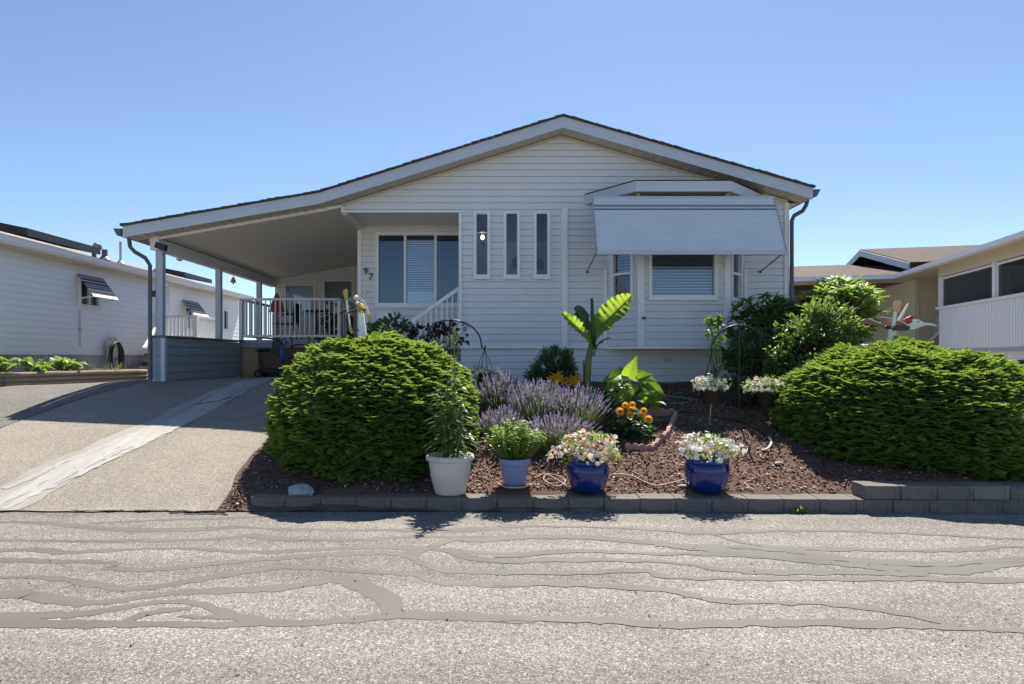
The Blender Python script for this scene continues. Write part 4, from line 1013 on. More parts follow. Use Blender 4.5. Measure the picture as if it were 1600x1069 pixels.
g_=MB(); g_.add([(.9,2.1,3.8),(.45,4.6,4.80),(.3,6.1,4.3),(.3,6.1,3.8)],[(0,1,2,3)]); g_.add([(0.02,2.0,3.85),(5,2.0,3.85),(5,2.0,4.08),(0.02,2.0,4.08)],[(0,1,2,3)]); g_.build('gable_wall_gap_shade',M['timber_dark'],up,local=True)  # dark sheet under the near slope stands in for the shaded gap
g_=MB(); g_.box(.2,.32,2.3,2.5,4.0,4.2); 
rb('porch_lamp','black',lambda m:m.box(-.01,.06,-3.6,-3.5,1.35,1.43))
rb('end_wall','nb_beige',lambda m:(m.box(4.4,4.5,-7,9,.85,4.2),m.box(0.05,4.4,-7.05,-7.0,.85,3.7)))

# ================================================================ under the carport
sc=empty('mobility_scooter',(P(425,590,13.9).x,13.9,gz(-4.8,13.9)),0,'dark three wheeled mobility scooter parked against the plywood under the deck','mobility scooter')
ox,oy,oz=sc.location
def sp(x,z,y=0): return Vector((ox+x,oy+y,oz+z))
b=MB(); b.prism([sp(-.32,.14,-.22),sp(.42,.14,-.22),sp(.5,.22,-.22),(sp(.30,.26,-.22)),sp(-.30,.30,-.22)],(0,.44,0)); b.build('chassis',M['dark'],sc,bevel=.02)
def wheel(parent,c,r,w,name='wheel',axis='y'):
    b=MB(); b.lathe([(r*.55,-w/2),(r*.9,-w/2),(r,-w*.3),(r,w*.3),(r*.9,w/2),(r*.55,w/2)],(0,0,0),18,cap=False)
    o=b.build(name,M['rubber'],parent,local=True,smooth=True); o.location=Vector(c)-origin(parent); o.rotation_euler=(R(90),0,0) if axis=='y' else (0,R(90),0)
    h=MB(); h.lathe([(0.0,-w*.35),(r*.58,-w*.35),(r*.58,w*.35),(0.0,w*.35)],(0,0,0),14); h=h.build('rim',M['gutter'],o,local=True)
    return o
for x,y in((-.30,-.25),(-.30,.25),(.36,-.2),(.36,.2)): wheel(sc,sp(x,.125,y),.125,.09)
b=MB(); b.tube([sp(-.24,.28),sp(-.40,.78)],.032,8); b.build('seat_post',M['dark'],sc)
b=MB(); b.ball(sp(-.26,.84),(.23,.22,.055),14,8); b.build('seat',M['rubber'],sc,smooth=True)
b=MB(); b.tube([sp(.40,.26),sp(.20,.8),sp(.17,1.05)],[.05,.045,.04],8); b.build('tiller',M['dark'],sc)
b=MB(); b.prism([sp(.02,.72,-.12),sp(.30,.72,-.12),sp(.30,1.12,-.12),sp(.05,1.14,-.12)],(0,.2,0)); b.build('basket',M['black'],sc,bevel=.02)
b=MB(); b.tube([sp(-.08,1.22,-.2),sp(.1,1.18,-.12),sp(.2,1.14,0),sp(.14,1.18,.12),sp(-.0,1.22,.2)],.02,8); b.tube([sp(.15,1.05),sp(.2,1.16)],.03,8); b.tube([sp(.2,1.12,-.1),sp(.42,1.2,-.12),sp(.48,1.08,-.12),(sp(.36,.98,-.12))],.016,6); b.build('handlebar',M['black'],sc,smooth=True)
sc.scale=(.74,.8,.70)
bag=MB(); bag.ball((ox+.27,oy-.16,oz+.50),(.055,.05,.15),10,8); bag.ball((ox+.26,oy-.16,oz+.64),(.025,.025,.09),8,6)
tag(rooted(bag.build('cloth_bag',M['blue_cloth'],None,smooth=True),(ox+.26,oy-.16,oz+.7)),'blue cloth bag hanging from the scooter handlebar','bag')
ro=empty('rollator_walker',(P(468,590,14.0).x,14.0,gz(-4.2,14.0)),0,'folded red rollator walker with black seat bag beside the scooter','walker')
ox,oy,oz=ro.location
for s in(-.24,.24):
    b=MB(); b.tube([sp(s*1.15,.12,-.15),sp(s,.62,-.02),sp(s*.95,.95,.03),sp(s*.98,1.18,.1)],.018,8); b.build('frame_tube',M['red'],ro,smooth=True)
    b=MB(); b.tube([sp(s*1.1,.12,.2),sp(s,.62,0)],.016,8); b.build('frame_tube',M['red'],ro)
    b=MB(); b.tube([sp(s*.98,1.18,.1),sp(s*1.0,1.20,-.05)],.022,8); b.build('hand_grip',M['black'],ro)
    wheel(ro,sp(s*1.15,.10,-.15),.10,.04); wheel(ro,sp(s*1.1,.10,.2),.10,.04)
b=MB(); b.tube([sp(-.24,.88,.02),sp(-.18,.96,.02),sp(0,.99,.02),sp(.18,.96,.02),sp(.24,.88,.02)],.022,8); b.build('back_strap',M['black'],ro,smooth=True)
b=MB(); b.box(ox-.2,ox+.2,oy-.1,oy+.1,oz+.36,oz+.62); b.build('seat_bag',M['black'],ro,bevel=.03)
ro.scale=(.82,.85,.73)
bn=empty('dark_bin',(P(510,590,14.1).x,14.1,1.0),0,'tall dark ribbed bin standing under the deck beside the walker','bin')
ox,oy,oz=bn.location
b=MB(); b.box(ox-.15,ox+.15,oy-.15,oy+.15,oz+.02,oz+.86); b.build('body',M['dark'],bn,bevel=.03)
for k in range(5):
    pass
b=MB(); b.box(ox-.17,ox+.17,oy-.17,oy+.17,oz+.86,oz+.90); b.build('lid',M['black'],bn,bevel=.015)
bb=empty('covered_barbecue',(P(541,490,15.5).x,15.5,1.55),0,'tall dark covered barbecue standing right of the deck railing','barbecue')
ox,oy,oz=bb.location
b=MB(); b.box(ox-.10,ox+.12,oy-.25,oy+.25,oz,oz+.95); b.build('cover',mat('brown_cover',(.04,.03,.03),.8),bb,bevel=.05)
# on the deck
def chair(px,D,lab,flip=1):
    c=empty('garden_chair',(X_(px,D),D,1.87),0,lab,'chair','garden chairs on the deck'); ox,oy,oz=c.location; s=flip
    def sp(x,z,y=0): return Vector((ox+x*s,oy+y,oz+z))
    for y in(-.22,.22):
        b=MB(); b.tube([sp(-.27,0,y),sp(-.28,.45,y),sp(-.26,.62,y),sp(-.10,.66,y),sp(.2,.64,y)],.014,6); b.build('leg',M['black'],c)
        b=MB(); b.tube([sp(.30,0,y),sp(.2,.42,y),sp(.24,.9,y)],.014,6); b.build('leg',M['black'],c)
    b=MB(); b.box(ox-.26,ox+.24,oy-.23,oy+.23,oz+.40,oz+.43); b.build('seat',M['black'],c)
    b=MB(); b.obox(sp(.20,.45,-.23),Vector((.05*s,0,.45)),(0,.46,0),(.03*s,0,0)); b.build('backrest',M['rubber'],c)
chair(449,15.5,'black metal garden chair near the red shovel on the deck',1)
chair(519,15.7,'black garden chair at the right end of the deck railing',1)
tbl=empty('round_patio_table',(X_(494,15.4),15.4,1.87),0,'small dark pedestal table between the chairs on the deck','table')
ox,oy,oz=tbl.location
b=MB(); b.lathe([(.30,.70),(.30,.73)],(ox,oy,oz),20); b.build('tabletop',M['black'],tbl)
b=MB(); b.lathe([(.18,0),(.03,.05),(.03,.7)],(ox,oy,oz),12); b.build('pedestal',M['black'],tbl)
sh=empty('red_shovel',(X_(432,15.0),15.0,1.87),0,'red shovel standing blade up behind the deck railing','shovel')
ox,oy,oz=sh.location
b=MB(); b.prism([(ox-.19,oy,oz+.67),(ox+.19,oy,oz+.67),(ox+.13,oy,oz+.90),(ox+.02,oy,oz+1.12),(ox-.02,oy,oz+1.12),(ox-.11,oy,oz+.92)],(0,.03,0)); b.build('blade',M['red'],sh,bevel=.008)
b=MB(); b.tube([(ox+.0,oy+.02,oz),(ox+.0,oy+.02,oz+.72)],.02,8); b.build('handle',M['red'],sh)
dp=empty('deck_plant',(X_(520,14.9),14.9,1.87),0,'dark green potted plant in the right corner of the deck','potted plant')
b=MB(); b.lathe([(.10,0),(.14,.24),(.15,.24),(.13,.22)],dp.location,14); b.build('pot',M['basket'],dp)
lv,lf=leaf(.16,.09,3); n=90; ps=np.array(dp.location)+np.array([0,0,.42])+rdir(n)*RNG.uniform(.05,.22,(n,1))
V,F=inst(lv,lf,ps,rdir(n,-.3,.6),np.tile([0,0,1.],(n,1))+RNG.normal(0,.3,(n,3)),RNG.uniform(.7,1.2,n)); npmesh('foliage',V,F,M['leaf_dark'],dp)
# bell ornament hanging from the carport beam
be=empty('bell_ornament',P(364.5,434,13.8),0,'small orange bell ornament hanging from the carport beam','ornament')
q=P(364.5,440,13.8)
b=MB(); b.lathe([(.06,-.02),(.058,0),(.045,.035),(.035,.06),(.02,.085),(.004,.11)],q,14); b.build('bell',M['brass'],be,smooth=True)
b=MB(); b.tube([q+Vector((0,0,.1)),Vector((q.x,q.y,3.33))],.004,5); b.build('cord',M['black'],be)
b=MB(); b.lathe([(.012,-.06),(.02,-.04),(.01,.0)],q,8); b.build('clapper',M['darkred'],be)
# ================================================================ edging blocks
BL=.345; BHt=.128
def block_mesh(w,h,d):
    bm=bmesh.new()
    # split-face block: front is faceted in three, back narrower
    pts=[(-w/2,.016),(-w*.33,0),(w*.33,0),(w/2,.016),(w*.49,d),(-w*.49,d)]
    lo=[bm.verts.new((x,y,0)) for x,y in pts]; hi=[bm.verts.new((x,y,h)) for x,y in pts]
    bm.faces.new(lo[::-1]); bm.faces.new(hi)
    for i in range(6): bm.faces.new((lo[i],lo[(i+1)%6],hi[(i+1)%6],hi[i]))
    bmesh.ops.bevel(bm,geom=[e for e in bm.edges],offset=.004,segments=1,affect='EDGES')
    bmesh.ops.subdivide_edges(bm,edges=bm.edges[:],cuts=2,use_grid_fill=True)
    rnd=random.Random(3)
    for v in bm.verts: v.co+=Vector((rnd.uniform(-1,1),rnd.uniform(-1,1),rnd.uniform(-1,1)*.5))*.0035
    me=bpy.data.meshes.new('edging_block'); bm.to_mesh(me); bm.free(); me.materials.append(M['block']); return me
bms=[block_mesh(BL-.002,BHt,.26) for k in range(1)]
def kerb_y(x): return 6.245-.020*(x+2.4)
def put_block(x,z,lab,grp,me,m=None,jit=.006):
    o=bpy.data.objects.new('edging_block',me); COL.objects.link(o)
    o.location=(x,kerb_y(x)+random.uniform(-jit,jit),z+random.uniform(-.003,.002)); o.rotation_euler=(random.uniform(-.01,.01),0,-.02+random.uniform(-.012,.012))
    tag(o,lab,'edging block',grp)
    if m: 
        o.material_slots[0].link='OBJECT'; o.material_slots[0].material=m
    return o
x=-2.37+BL/2; k=0
while x<7.2:
    if k==0: put_block(x,0,'grey concrete edging block at the driveway end of the low row','low row of edging blocks along the road',bms[0])
    elif x<3.55: put_block(x,0,'rough grey concrete edging block in the single low row along the road','low row of edging blocks along the road',bms[0])
    else: put_block(x,0,'rough grey concrete edging block in the bottom course under the right shrubs','bottom course of the two course edging',bms[0])
    x+=BL; k+=1
x=3.57+BL/2; k=0
while x<7.2:
    if k==3: put_block(x,BHt+.002,'paler grey block in the top course of the two course edging','top course of the two course edging',bms[0],M['block_light'])
    elif k==0: put_block(x,BHt+.002,'grey block starting the top course where the edging steps up','top course of the two course edging',bms[0])
    else: put_block(x,BHt+.002,'grey concrete block in the top course of the two course edging','top course of the two course edging',bms[0])
    x+=BL; k+=1
# scalloped terracotta edging round the flower patch
def scal(p,q,lab):
    p=Vector(p);q=Vector(q); d=(q-p); L_=d.length; d.normalize(); nn=Vector((d.y,-d.x,0))
    m=MB(); n=24; pr=[]
    for i in range(n+1):
        t=i/n; pr.append((t*L_,.085+.022*abs(math.sin(t*math.pi*4))))
    z0=min(bed_z(p.y),bed_z(q.y))-.06
    bot=[p+d*.0,p+d*L_]
    zb=lambda t:(bed_z(p.y)*(1-t)+bed_z(q.y)*t)
    f=[(p+d*s_)+Vector((0,0,zb(s_/L_)+h)) for s_,h in pr]
    lo=[(p+d*s_)+Vector((0,0,zb(s_/L_)-.06)) for s_,h in pr]
    off=nn*-.045
    vs=f+lo+[v+off for v in f]+[v+off for v in lo]; k=n+1; fs=[]
    for i in range(n):
        fs+=[(k+i,k+i+1,i+1,i),(2*k+i,2*k+i+1,3*k+i+1,3*k+i),(i,i+1,2*k+i+1,2*k+i)]
    fs+=[(0,2*k,3*k,k),(k-1,2*k-1,4*k-1,3*k-1)]
    m.add(vs,fs); o=m.build('scalloped_edging',M['terracotta'],None,bevel=.004); rooted(o,(p.x,p.y,bed_z(p.y))); tag(o,lab,'garden edging','scalloped edging round the flower patch')
scal((1.50,7.27,0),(1.81,7.22,0),'terracotta scalloped edging piece facing the road behind the left blue pot')
scal((1.82,7.23,0),(2.10,7.62,0),'terracotta scalloped edging piece at the front corner, angled back')
scal((2.105,7.63,0),(2.42,8.35,0),'long terracotta scalloped edging running back toward the house')
scal((2.40,8.42,0),(1.95,8.50,0),'shaded terracotta scalloped edging at the back of the flower patch')
# ================================================================ pots
def ground_at(px,D): return bed_z(D)+.02
# big white planter
K=6.40
wp=empty('white_planter',(X_(703.5,K),K,.135),0,'large off white plastic planter with rolled rim holding tall lilies','planter')
c=Vector(wp.location)
b=MB(); b.lathe([(.148,0),(.152,.01),(.20,.19),(.202,.2),(.198,.205),(.215,.315),(.213,.33)],c,40,cap=True); b.build('body',M['pot_white'],wp,smooth=True)
b=MB(); b.lathe([(.21,.325),(.238,.335),(.245,.355),(.236,.382),(.215,.388),(.205,.375),(.198,.30)],c,40,cap=False); b.build('rim',M['pot_white'],wp,smooth=True)
b=MB(); b.lathe([(.001,.30),(.205,.305)],c,24,cap=False); b.build('soil',M['soil'],wp)
# lilac pot on saucer
K2=6.50
lp=empty('lilac_pot',(X_(804,K2),K2,.175),0,'small lilac pot with a banded rim holding a bushy light green herb','flower pot')
c=Vector(lp.location)+Vector((0,0,.03))
b=MB(); b.lathe([(.112,0),(.116,.005),(.145,.20),(.147,.205)],c,32); b.build('body',M['pot_lilac'],lp,smooth=True)
b=MB(); b.lathe([(.150,.195),(.158,.198),(.165,.262),(.160,.268),(.150,.262),(.145,.2)],c,32,cap=False); b.build('rim',M['pot_lilac'],lp,smooth=True)
b=MB(); b.lathe([(.001,.235),(.152,.238)],c,24,cap=False); b.build('soil',M['soil'],lp)
sa=MB(); sa.lathe([(.11,-.03),(.155,-.012),(.163,.004),(.156,.004),(.148,-.01),(.01,-.015)],Vector((0,0,.03)),32); so_=sa.build('saucer',M['saucer'],None,smooth=True); so_.location=lp.location
tag(so_,'tan round saucer under the lilac pot','saucer')
def blue_pot(px,D,z,s,lab):
    p=empty('blue_pot',(X_(px,D),D,z),0,lab,'flower pot','glazed blue pots by the road'); c=Vector(p.location)
    pr=[(.132,0),(.142,.006),(.170,.05),(.196,.12),(.207,.18),(.207,.215),(.198,.255),(.190,.272)]
    b=MB(); b.lathe([(r*s,h*s) for r,h in pr],c,48,cap=True); b.build('body',M['pot_blue'],p,smooth=True)
    b=MB(); b.lathe([(r*s,h*s) for r,h in [(.190,.270),(.199,.278),(.202,.296),(.194,.304),(.182,.298),(.178,.24)]],c,48,cap=False); b.build('rim',M['pot_blue'],p,smooth=True)
    b=MB(); b.lathe([(.001,.25*s),(.186*s,.252*s)],c,24,cap=False); b.build('soil',M['soil'],p); return p
bp1=blue_pot(918.5,6.43,.15,1.03,'glazed cobalt blue pot with pink and yellow petunias, left of the pair')
bp2=blue_pot(1104.5,6.43,.15,1.07,'glazed cobalt blue pot of mostly white petunias, right of the pair')
# ================================================================ hanging baskets on hooks
def hook(px_pole,ytop,D,base_z,lft,rgt,lab):
    h=empty('shepherd_hook',(X_(px_pole,D),D,base_z),0,lab,'plant hook','double shepherd hooks'); x=X_(px_pole,D)
    b=MB(); b.tube([(x,D,base_z-.1),(x,D,Z_(ytop,D))],.011,8); b.build('pole',M['black'],h)
    for (pxe,pye,sg) in(lft+(-1,),rgt+(1,)):
        xe=X_(pxe,D);ze=Z_(pye,D); zt=Z_(ytop,D); pts=[]
        for i in range(15):
            t=i/14*math.pi/2; pts.append((x+(xe-x)*math.sin(t),D,ze+(zt-ze)*math.cos(t)))
        pts+= [(xe+sg*.01,D,ze-.05),(xe+sg*.05,D,ze-.06),(xe+sg*.06,D,ze-.02)]
        b=MB(); b.tube(pts,.010,8); b.build('arm',M['black'],h,smooth=True)
        pts=[(x,D,zt-.10),(x+(xe-x)*.35,D,zt-.03),(x+(xe-x)*.6,D,zt-.10)]
        b=MB(); b.tube(pts,.006,6); b.build('brace',M['black'],h,smooth=True)
    return h
hook(703,500,8.6,bed_z(8.6),(668,523),(752,538),'black double shepherd hook rising behind the left shrub')
hook(1155,508,8.0,bed_z(8.0),(1112,548),(1199,550),'black double shepherd hook in front of the rose bush')
def basket(px,ytop,pytop,pybot,D,r,lab,m='basket',tipm=0):
    h=empty('hanging_basket',(X_(px,D),D,Z_(pybot,D)),0,lab,'hanging basket','hanging flower baskets'); c=Vector(h.location); H=Z_(pytop,D)-Z_(pybot,D)
    b=MB(); b.lathe([(r*.66,0),(r*.72,.01),(r*.95,H*.9),(r*1.0,H*.92),(r*1.0,H),(r*.93,H),(r*.9,H*.7)],c,28,cap=False); b.lathe([(.001,0),(r*.66,0.0)],c,28,cap=False); b.lathe([(.001,H*.8),(r*.92,H*.8)],c,24,cap=False); b.build('bowl',M[m],h,smooth=True)
    top=Vector((c.x,D,Z_(ytop,D)))
    b=MB()
    for k in range(4):
        a=k*math.pi/2+.4; b.tube([c+Vector((r*math.cos(a),r*math.sin(a),H)),top],.004,5)
    b.tube([top,top+Vector((0,0,.06))],.004,5); b.build('hanger',M['black'],h)
    return h
bk1=basket(1111,553,609,630,7.98,.145,'dark hanging basket of pale petunias dripping water, left arm of the right hook')
bk2=basket(1198,555,612,636,8.02,.135,'dark hanging basket of white petunias beside the right spruce')
bk3=basket(757,545,581,600,8.6,.13,'dark red hanging basket of pale pink flowers above the lavender','darkred')
# dripping water
b=MB(); q=P(1111,631,7.98); zg=bed_z(7.98)
for i in range(26):
    t=i/25; z=q.z-(q.z-zg)*t; x=q.x-.02*t; r_=.006+.004*random.random() if t<.55 else .003+.003*random.random()
    if t>.6 and i%2: continue
    b.ball((x+random.uniform(-.004,.004),q.y,z),(r_,r_,r_*random.uniform(1.5,3)),6,4)
tag(rooted(b.build('water_drip',M['water'],None,smooth=True),q),'thin stream of water dripping from the left basket','water')
# hoses, drip line, stones
def ground_tube(name,pts,r,mats,lab,cat,lift=.0):
    p=[Vector((x,d)) for x,d in pts]; sm=[]
    for i in range(len(p)-1):
        p0=p[max(i-1,0)];p1=p[i];p2=p[i+1];p3=p[min(i+2,len(p)-1)]
        for k in range(8):
            t=k/8; q=.5*((2*p1)+(p2-p0)*t+(2*p0-5*p1+4*p2-p3)*t*t+(3*p1-p0-3*p2+p3)*t**3); sm.append(q)
    sm.append(p[-1]); b=MB(); k=len(sm)
    if len(mats)==1: b.tube([(q.x,q.y,bedsurf(q.x,q.y)+r*.9+lift) for q in sm],r,8)
    else:
        h=int(k*mats[1]); 
        b.tube([(q.x,q.y,bedsurf(q.x,q.y)+r*.9+lift) for q in sm[:h+1]],r,8); b.cur=1
        b.tube([(q.x,q.y,bedsurf(q.x,q.y)+r*.9+lift) for q in sm[h:]],r,8); mats=[mats[0],mats[2]]
    o=b.build(name,[M[m] for m in mats],None,smooth=True); rooted(o,(sm[0].x,sm[0].y,bedsurf(sm[0].x,sm[0].y))); return tag(o,lab,cat)
def bedpt(px,py):
    lo,hi=6.3,10.9
    for _ in range(40):
        d=(lo+hi)/2
        if 557+1000*(CAMZ-bed_z(d)-.03)/d>py: lo=d
        else: hi=d
    return (X_(px,d),d)
ground_tube('garden_hose',[bedpt(*p) for p in((1062,643),(1100,648),(1140,656),(1172,666),(1196,678),(1205,690),(1199,699),(1190,701))],.017,['hose_dark',.62,'hose'],'irrigation hose curving over the mulch, dark then pale','hose')
cxy=bedpt(1052,626); ground_tube('coiled_hose',[(cxy[0]+.27*math.cos(t),cxy[1]+.22*math.sin(t)) for t in np.linspace(0,2*math.pi,18)],.011,['hose_green'],'pale teal hoop of hose lying below the bay window','hose')
ground_tube('drip_line',[bedpt(*p) for p in((838,752),(850,746),(872,746),(883,751),(880,758),(868,762),(850,755),(856,747),(880,757),(890,765))],.005,['drip'],'thin pale drip line looped beside the left blue pot','drip line',.02)
ground_tube('drip_line',[bedpt(*p) for p in((956,741),(985,744),(1005,751),(1025,757),(1050,755),(1070,753))],.006,['drip'],'thin pale drip line running between the blue pots','drip line',.02)
ground_tube('drip_line',[bedpt(*p) for p in((1163,757),(1170,763),(1177,769))],.005,['drip'],'short pale drip line end right of the blue pots','drip line',.02)
ground_tube('drip_line',[bedpt(*p) for p in((1150,700),(1167,697),(1166,706),(1160,708))],.005,['drip'],'small hooked drip line end behind the right blue pot','drip line',.02)
def rock(px,py,r,lab,sd=0,flat=.6,m='rock'):
    x,d=bedpt(px,py); bm=bmesh.new(); bmesh.ops.create_icosphere(bm,subdivisions=2,radius=1); rs=random.Random(sd)
    dirs=[Vector((rs.uniform(-1,1),rs.uniform(-1,1),rs.uniform(-.6,1))).normalized() for _ in range(16)]
    for v in bm.verts:
        for dd in dirs:
            h=v.co.dot(dd)
            if h>.66: v.co-=dd*(h-.66)
        v.co=Vector((v.co.x*r,v.co.y*r*.7,v.co.z*r*flat))
    me=bpy.data.meshes.new('stone'); bm.to_mesh(me); bm.free(); me.materials.append(M[m])
    o=bpy.data.objects.new('stone',me); COL.objects.link(o); o.location=(x,d,bedsurf(x,d)+r*flat*.45); o.rotation_euler=(0,0,rs.uniform(-.5,.5)); return tag(o,lab,'stone')
rock(470,772,.175,'pale blue grey angular stone at the foot of the left spruce',2,.55)
rock(1001,745,.042,'small pale stone in the mulch between the blue pots',5,.7); rock(1052,668,.05,'pale stone beside the terracotta edging',8,.5)
rock(1066,760,.06,'flat pale stone touching the right blue pot',9,.35); rock(1217,722,.09,'flat pale stone at the foot of the right spruce',12,.3)
# ================================================================ whirligigs
def slab(pts,th,m,name,parent,off=0):
    """flat wooden cut-out in the local XZ plane, thickness along Y"""
    b=MB(); b.prism([(x,off-th/2,z) for x,z in pts],(0,th,0)); return b.build(name,M[m],parent,local=True,bevel=.002)
WD=7.95; s=WD/1000
bd_=empty('bird_whirligig',P(1396,507,WD),0,'flying bird whirligig with red cap and long white bill above the right spruce','whirligig')
def W(*pts): return [((x-740)/10*s*1.0,(560-y)/10*s) for x,y in pts]    # from the 10x crop
slab(W((600,590),(700,520),(820,520),(900,545),(985,600),(975,650),(860,658),(700,655),(640,630)),.035,'bird_dark','body',bd_)
slab(W((240,500),(300,475),(380,478),(460,512),(540,550),(610,590),(640,630),(560,600),(400,560),(240,545)),.03,'bird_brown','tail',bd_,.012)
slab(W((470,452),(600,458),(700,478),(800,510),(890,545),(900,560),(800,575),(640,585),(560,560)),.014,'bird_brown','wing_base',bd_,-.03)
slab(W((470,448),(600,452),(700,472),(800,503),(900,540),(990,592),(985,604),(890,556),(790,520),(690,488),(600,466)),.05,'bird_white','back_edge',bd_,-.01)
slab(W((300,470),(380,472),(460,505),(550,545),(545,556),(455,520),(378,486)),.04,'bird_white','tail_edge',bd_,.012)
slab(W((890,490),(930,460),(1000,425),(1060,430),(1120,470),(1060,475),(1015,490),(1020,530),(960,555),(920,530)),.03,'red','cap',bd_,-.004)
slab(W((1015,485),(1060,470),(1130,485),(1190,540),(1100,600),(1000,640),(975,640),(990,590),(960,556),(1025,528)),.033,'bird_white','head',bd_,-.004)
slab(W((1165,512),(1220,535),(1300,540),(1370,560),(1412,582),(1405,592),(1330,575),(1240,572),(1150,600),(1060,635),(1100,595)),.03,'bird_white','bill',bd_,.0)
b=MB(); b.ball((W((1113,517))[0][0],-.022,W((1113,517))[0][1]),.008,8,6); b.build('eye',M['black'],bd_,local=True)
slab(W((665,380),(715,385),(680,610),(630,610)),.014,'bird_white','paddle_arm',bd_,-.10)
slab(W((650,375),(640,270),(665,200),(770,205),(765,290),(725,380)),.012,'paint_peach','paddle',bd_,-.115)
slab(W((880,485),(1030,235),(1052,225),(1050,250),(940,470),(900,500)),.014,'bird_white','paddle',bd_,.10)
slab(W((620,640),(668,640),(640,900),(595,900)),.02,'bird_white','leg',bd_,-.06)
slab(W((730,660),(780,660),(680,880),(640,880)),.02,'bird_white','leg',bd_,0.0); slab(W((770,660),(810,660),(835,930),(785,930)),.02,'bird_white','leg',bd_,.03)
b=MB(); b.tube([(W((655,600))[0][0],-.13,W((655,600))[0][1]),(W((655,600))[0][0],.06,W((655,600))[0][1])],.008,8); b.build('axle',M['black'],bd_,local=True)
WD=7.7; s=WD/1000
dk=empty('duck_whirligig',P(562,484,WD),0,'duck whirligig facing the road with white and yellow paddles above the left spruce','whirligig')
def W2(*pts): return [((x-440)/10.69*s,(480-y)/10.69*s) for x,y in pts]
slab(W2((425,530),(500,530),(560,1000),(430,1000)),.06,'white','post',dk,.02)
b=MB(); cc=W2((442,450))[0]; b.ball((cc[0],.10,cc[1]),(.032,.24,.065),12,8); b.build('body',M['paint_yellow'],dk,local=True,smooth=True)
b=MB(); cc=W2((420,330))[0]; b.ball((cc[0],-.12,cc[1]+.02),(.028,.06,.036),10,7); b.build('head',M['paint_pink'],dk,local=True,smooth=True)
b=MB(); b.ball((cc[0]+.012,-.13,cc[1]-.04),(.026,.05,.02),10,7); b.build('breast',M['bird_white'],dk,local=True,smooth=True)
b=MB(); b.tube([(cc[0],-.08,cc[1]),(cc[0]+.01,-.04,cc[1]-.06)],[.022,.03],8); b.build('neck',M['bird_brown'],dk,local=True)
b=MB(); b.prism([(cc[0]-.014,-.24,cc[1]+.0),(cc[0]+.014,-.24,cc[1]+.0),(cc[0]+.014,-.15,cc[1]+.012),(cc[0]-.014,-.15,cc[1]+.012)],(0,0,.014)); b.build('bill',M['paint_yellow'],dk,local=True)
slab(W2((355,400),(375,340),(405,360),(395,470),(370,470)),.02,'bird_white','tail_feather',dk,.1)
for A_,B_ in(((110,545),(340,430)),((250,525),(555,470))):
    a,c=W2(A_,B_); b=MB(); b.tube([(a[0],-.02,a[1]),(c[0],.02,c[1])],.008,7); b.build('axle',M['black'],dk,local=True)
slab(W2((222,330),(250,330),(272,520),(245,525)),.014,'bird_white','paddle_arm',dk,-.05); slab(W2((258,550),(285,550),(305,750),(280,755)),.014,'bird_white','paddle_arm',dk,-.05)
slab(W2((215,325),(180,200),(185,160),(235,140),(258,160),(258,320)),.012,'paint_yellow','paddle',dk,-.056); slab(W2((270,750),(305,745),(345,830),(350,880),(320,890),(285,840)),.012,'paint_yellow','paddle',dk,-.056)
slab(W2((470,310),(500,315),(550,360),(585,460),(620,555),(598,570),(560,470),(530,370),(475,330)),.014,'bird_white','paddle_arm',dk,-.05)
slab(W2((595,570),(622,555),(662,590),(655,640),(625,675),(598,660)),.012,'paint_yellow','paddle',dk,-.056)
b=MB(); q=P(1350,541,7.85); b.ball(q,(.05,.03,.028),10,6); b.ball(q+Vector((.05,0,.012)),(.035,.025,.014),8,5); tag(rooted(b.build('white_rag',M['bird_white'],None,smooth=True),q),'small crumpled white rag lying on top of the right spruce','rag')
# ================================================================ spruces
def sprig():
    """flat spray: a leader and paired side shoots, each a tapered tuft"""
    parts=[]
    def shoot(o,d,L,w):
        d=np.array(d,float); d/=np.linalg.norm(d); y=np.cross([0,0,1.],d); y/=np.linalg.norm(y); z=np.cross(d,y); o=np.array(o,float)
        V=[];F=[]
        for a in (0.3,math.pi-.45):
            n_=y*math.cos(a)+z*math.sin(a); b=len(V)
            V+= [o-n_*w*.25,o+n_*w*.25,o+d*L*.55+n_*w*.55+z*.003,o+d*L*.55-n_*w*.55-z*.0,o+d*L+z*.004+n_*w*.12,o+d*L-n_*w*.12]
            F+= [(b,b+1,b+2,b+3),(b+3,b+2,b+4,b+5)]
        parts.append((np.array(V),np.array(F)))
    shoot((0,0,0),(1,0,.05),.15,.019)
    for x,L in((.005,.085),(.03,.085),(.055,.08),(.08,.065),(.10,.05)):
        for sg in(-1,1): shoot((x,0,0),(.75,sg*.75,.06+random.uniform(-.1,.1)),L,.016)
    return merge(parts)
SPV,SPF=sprig()
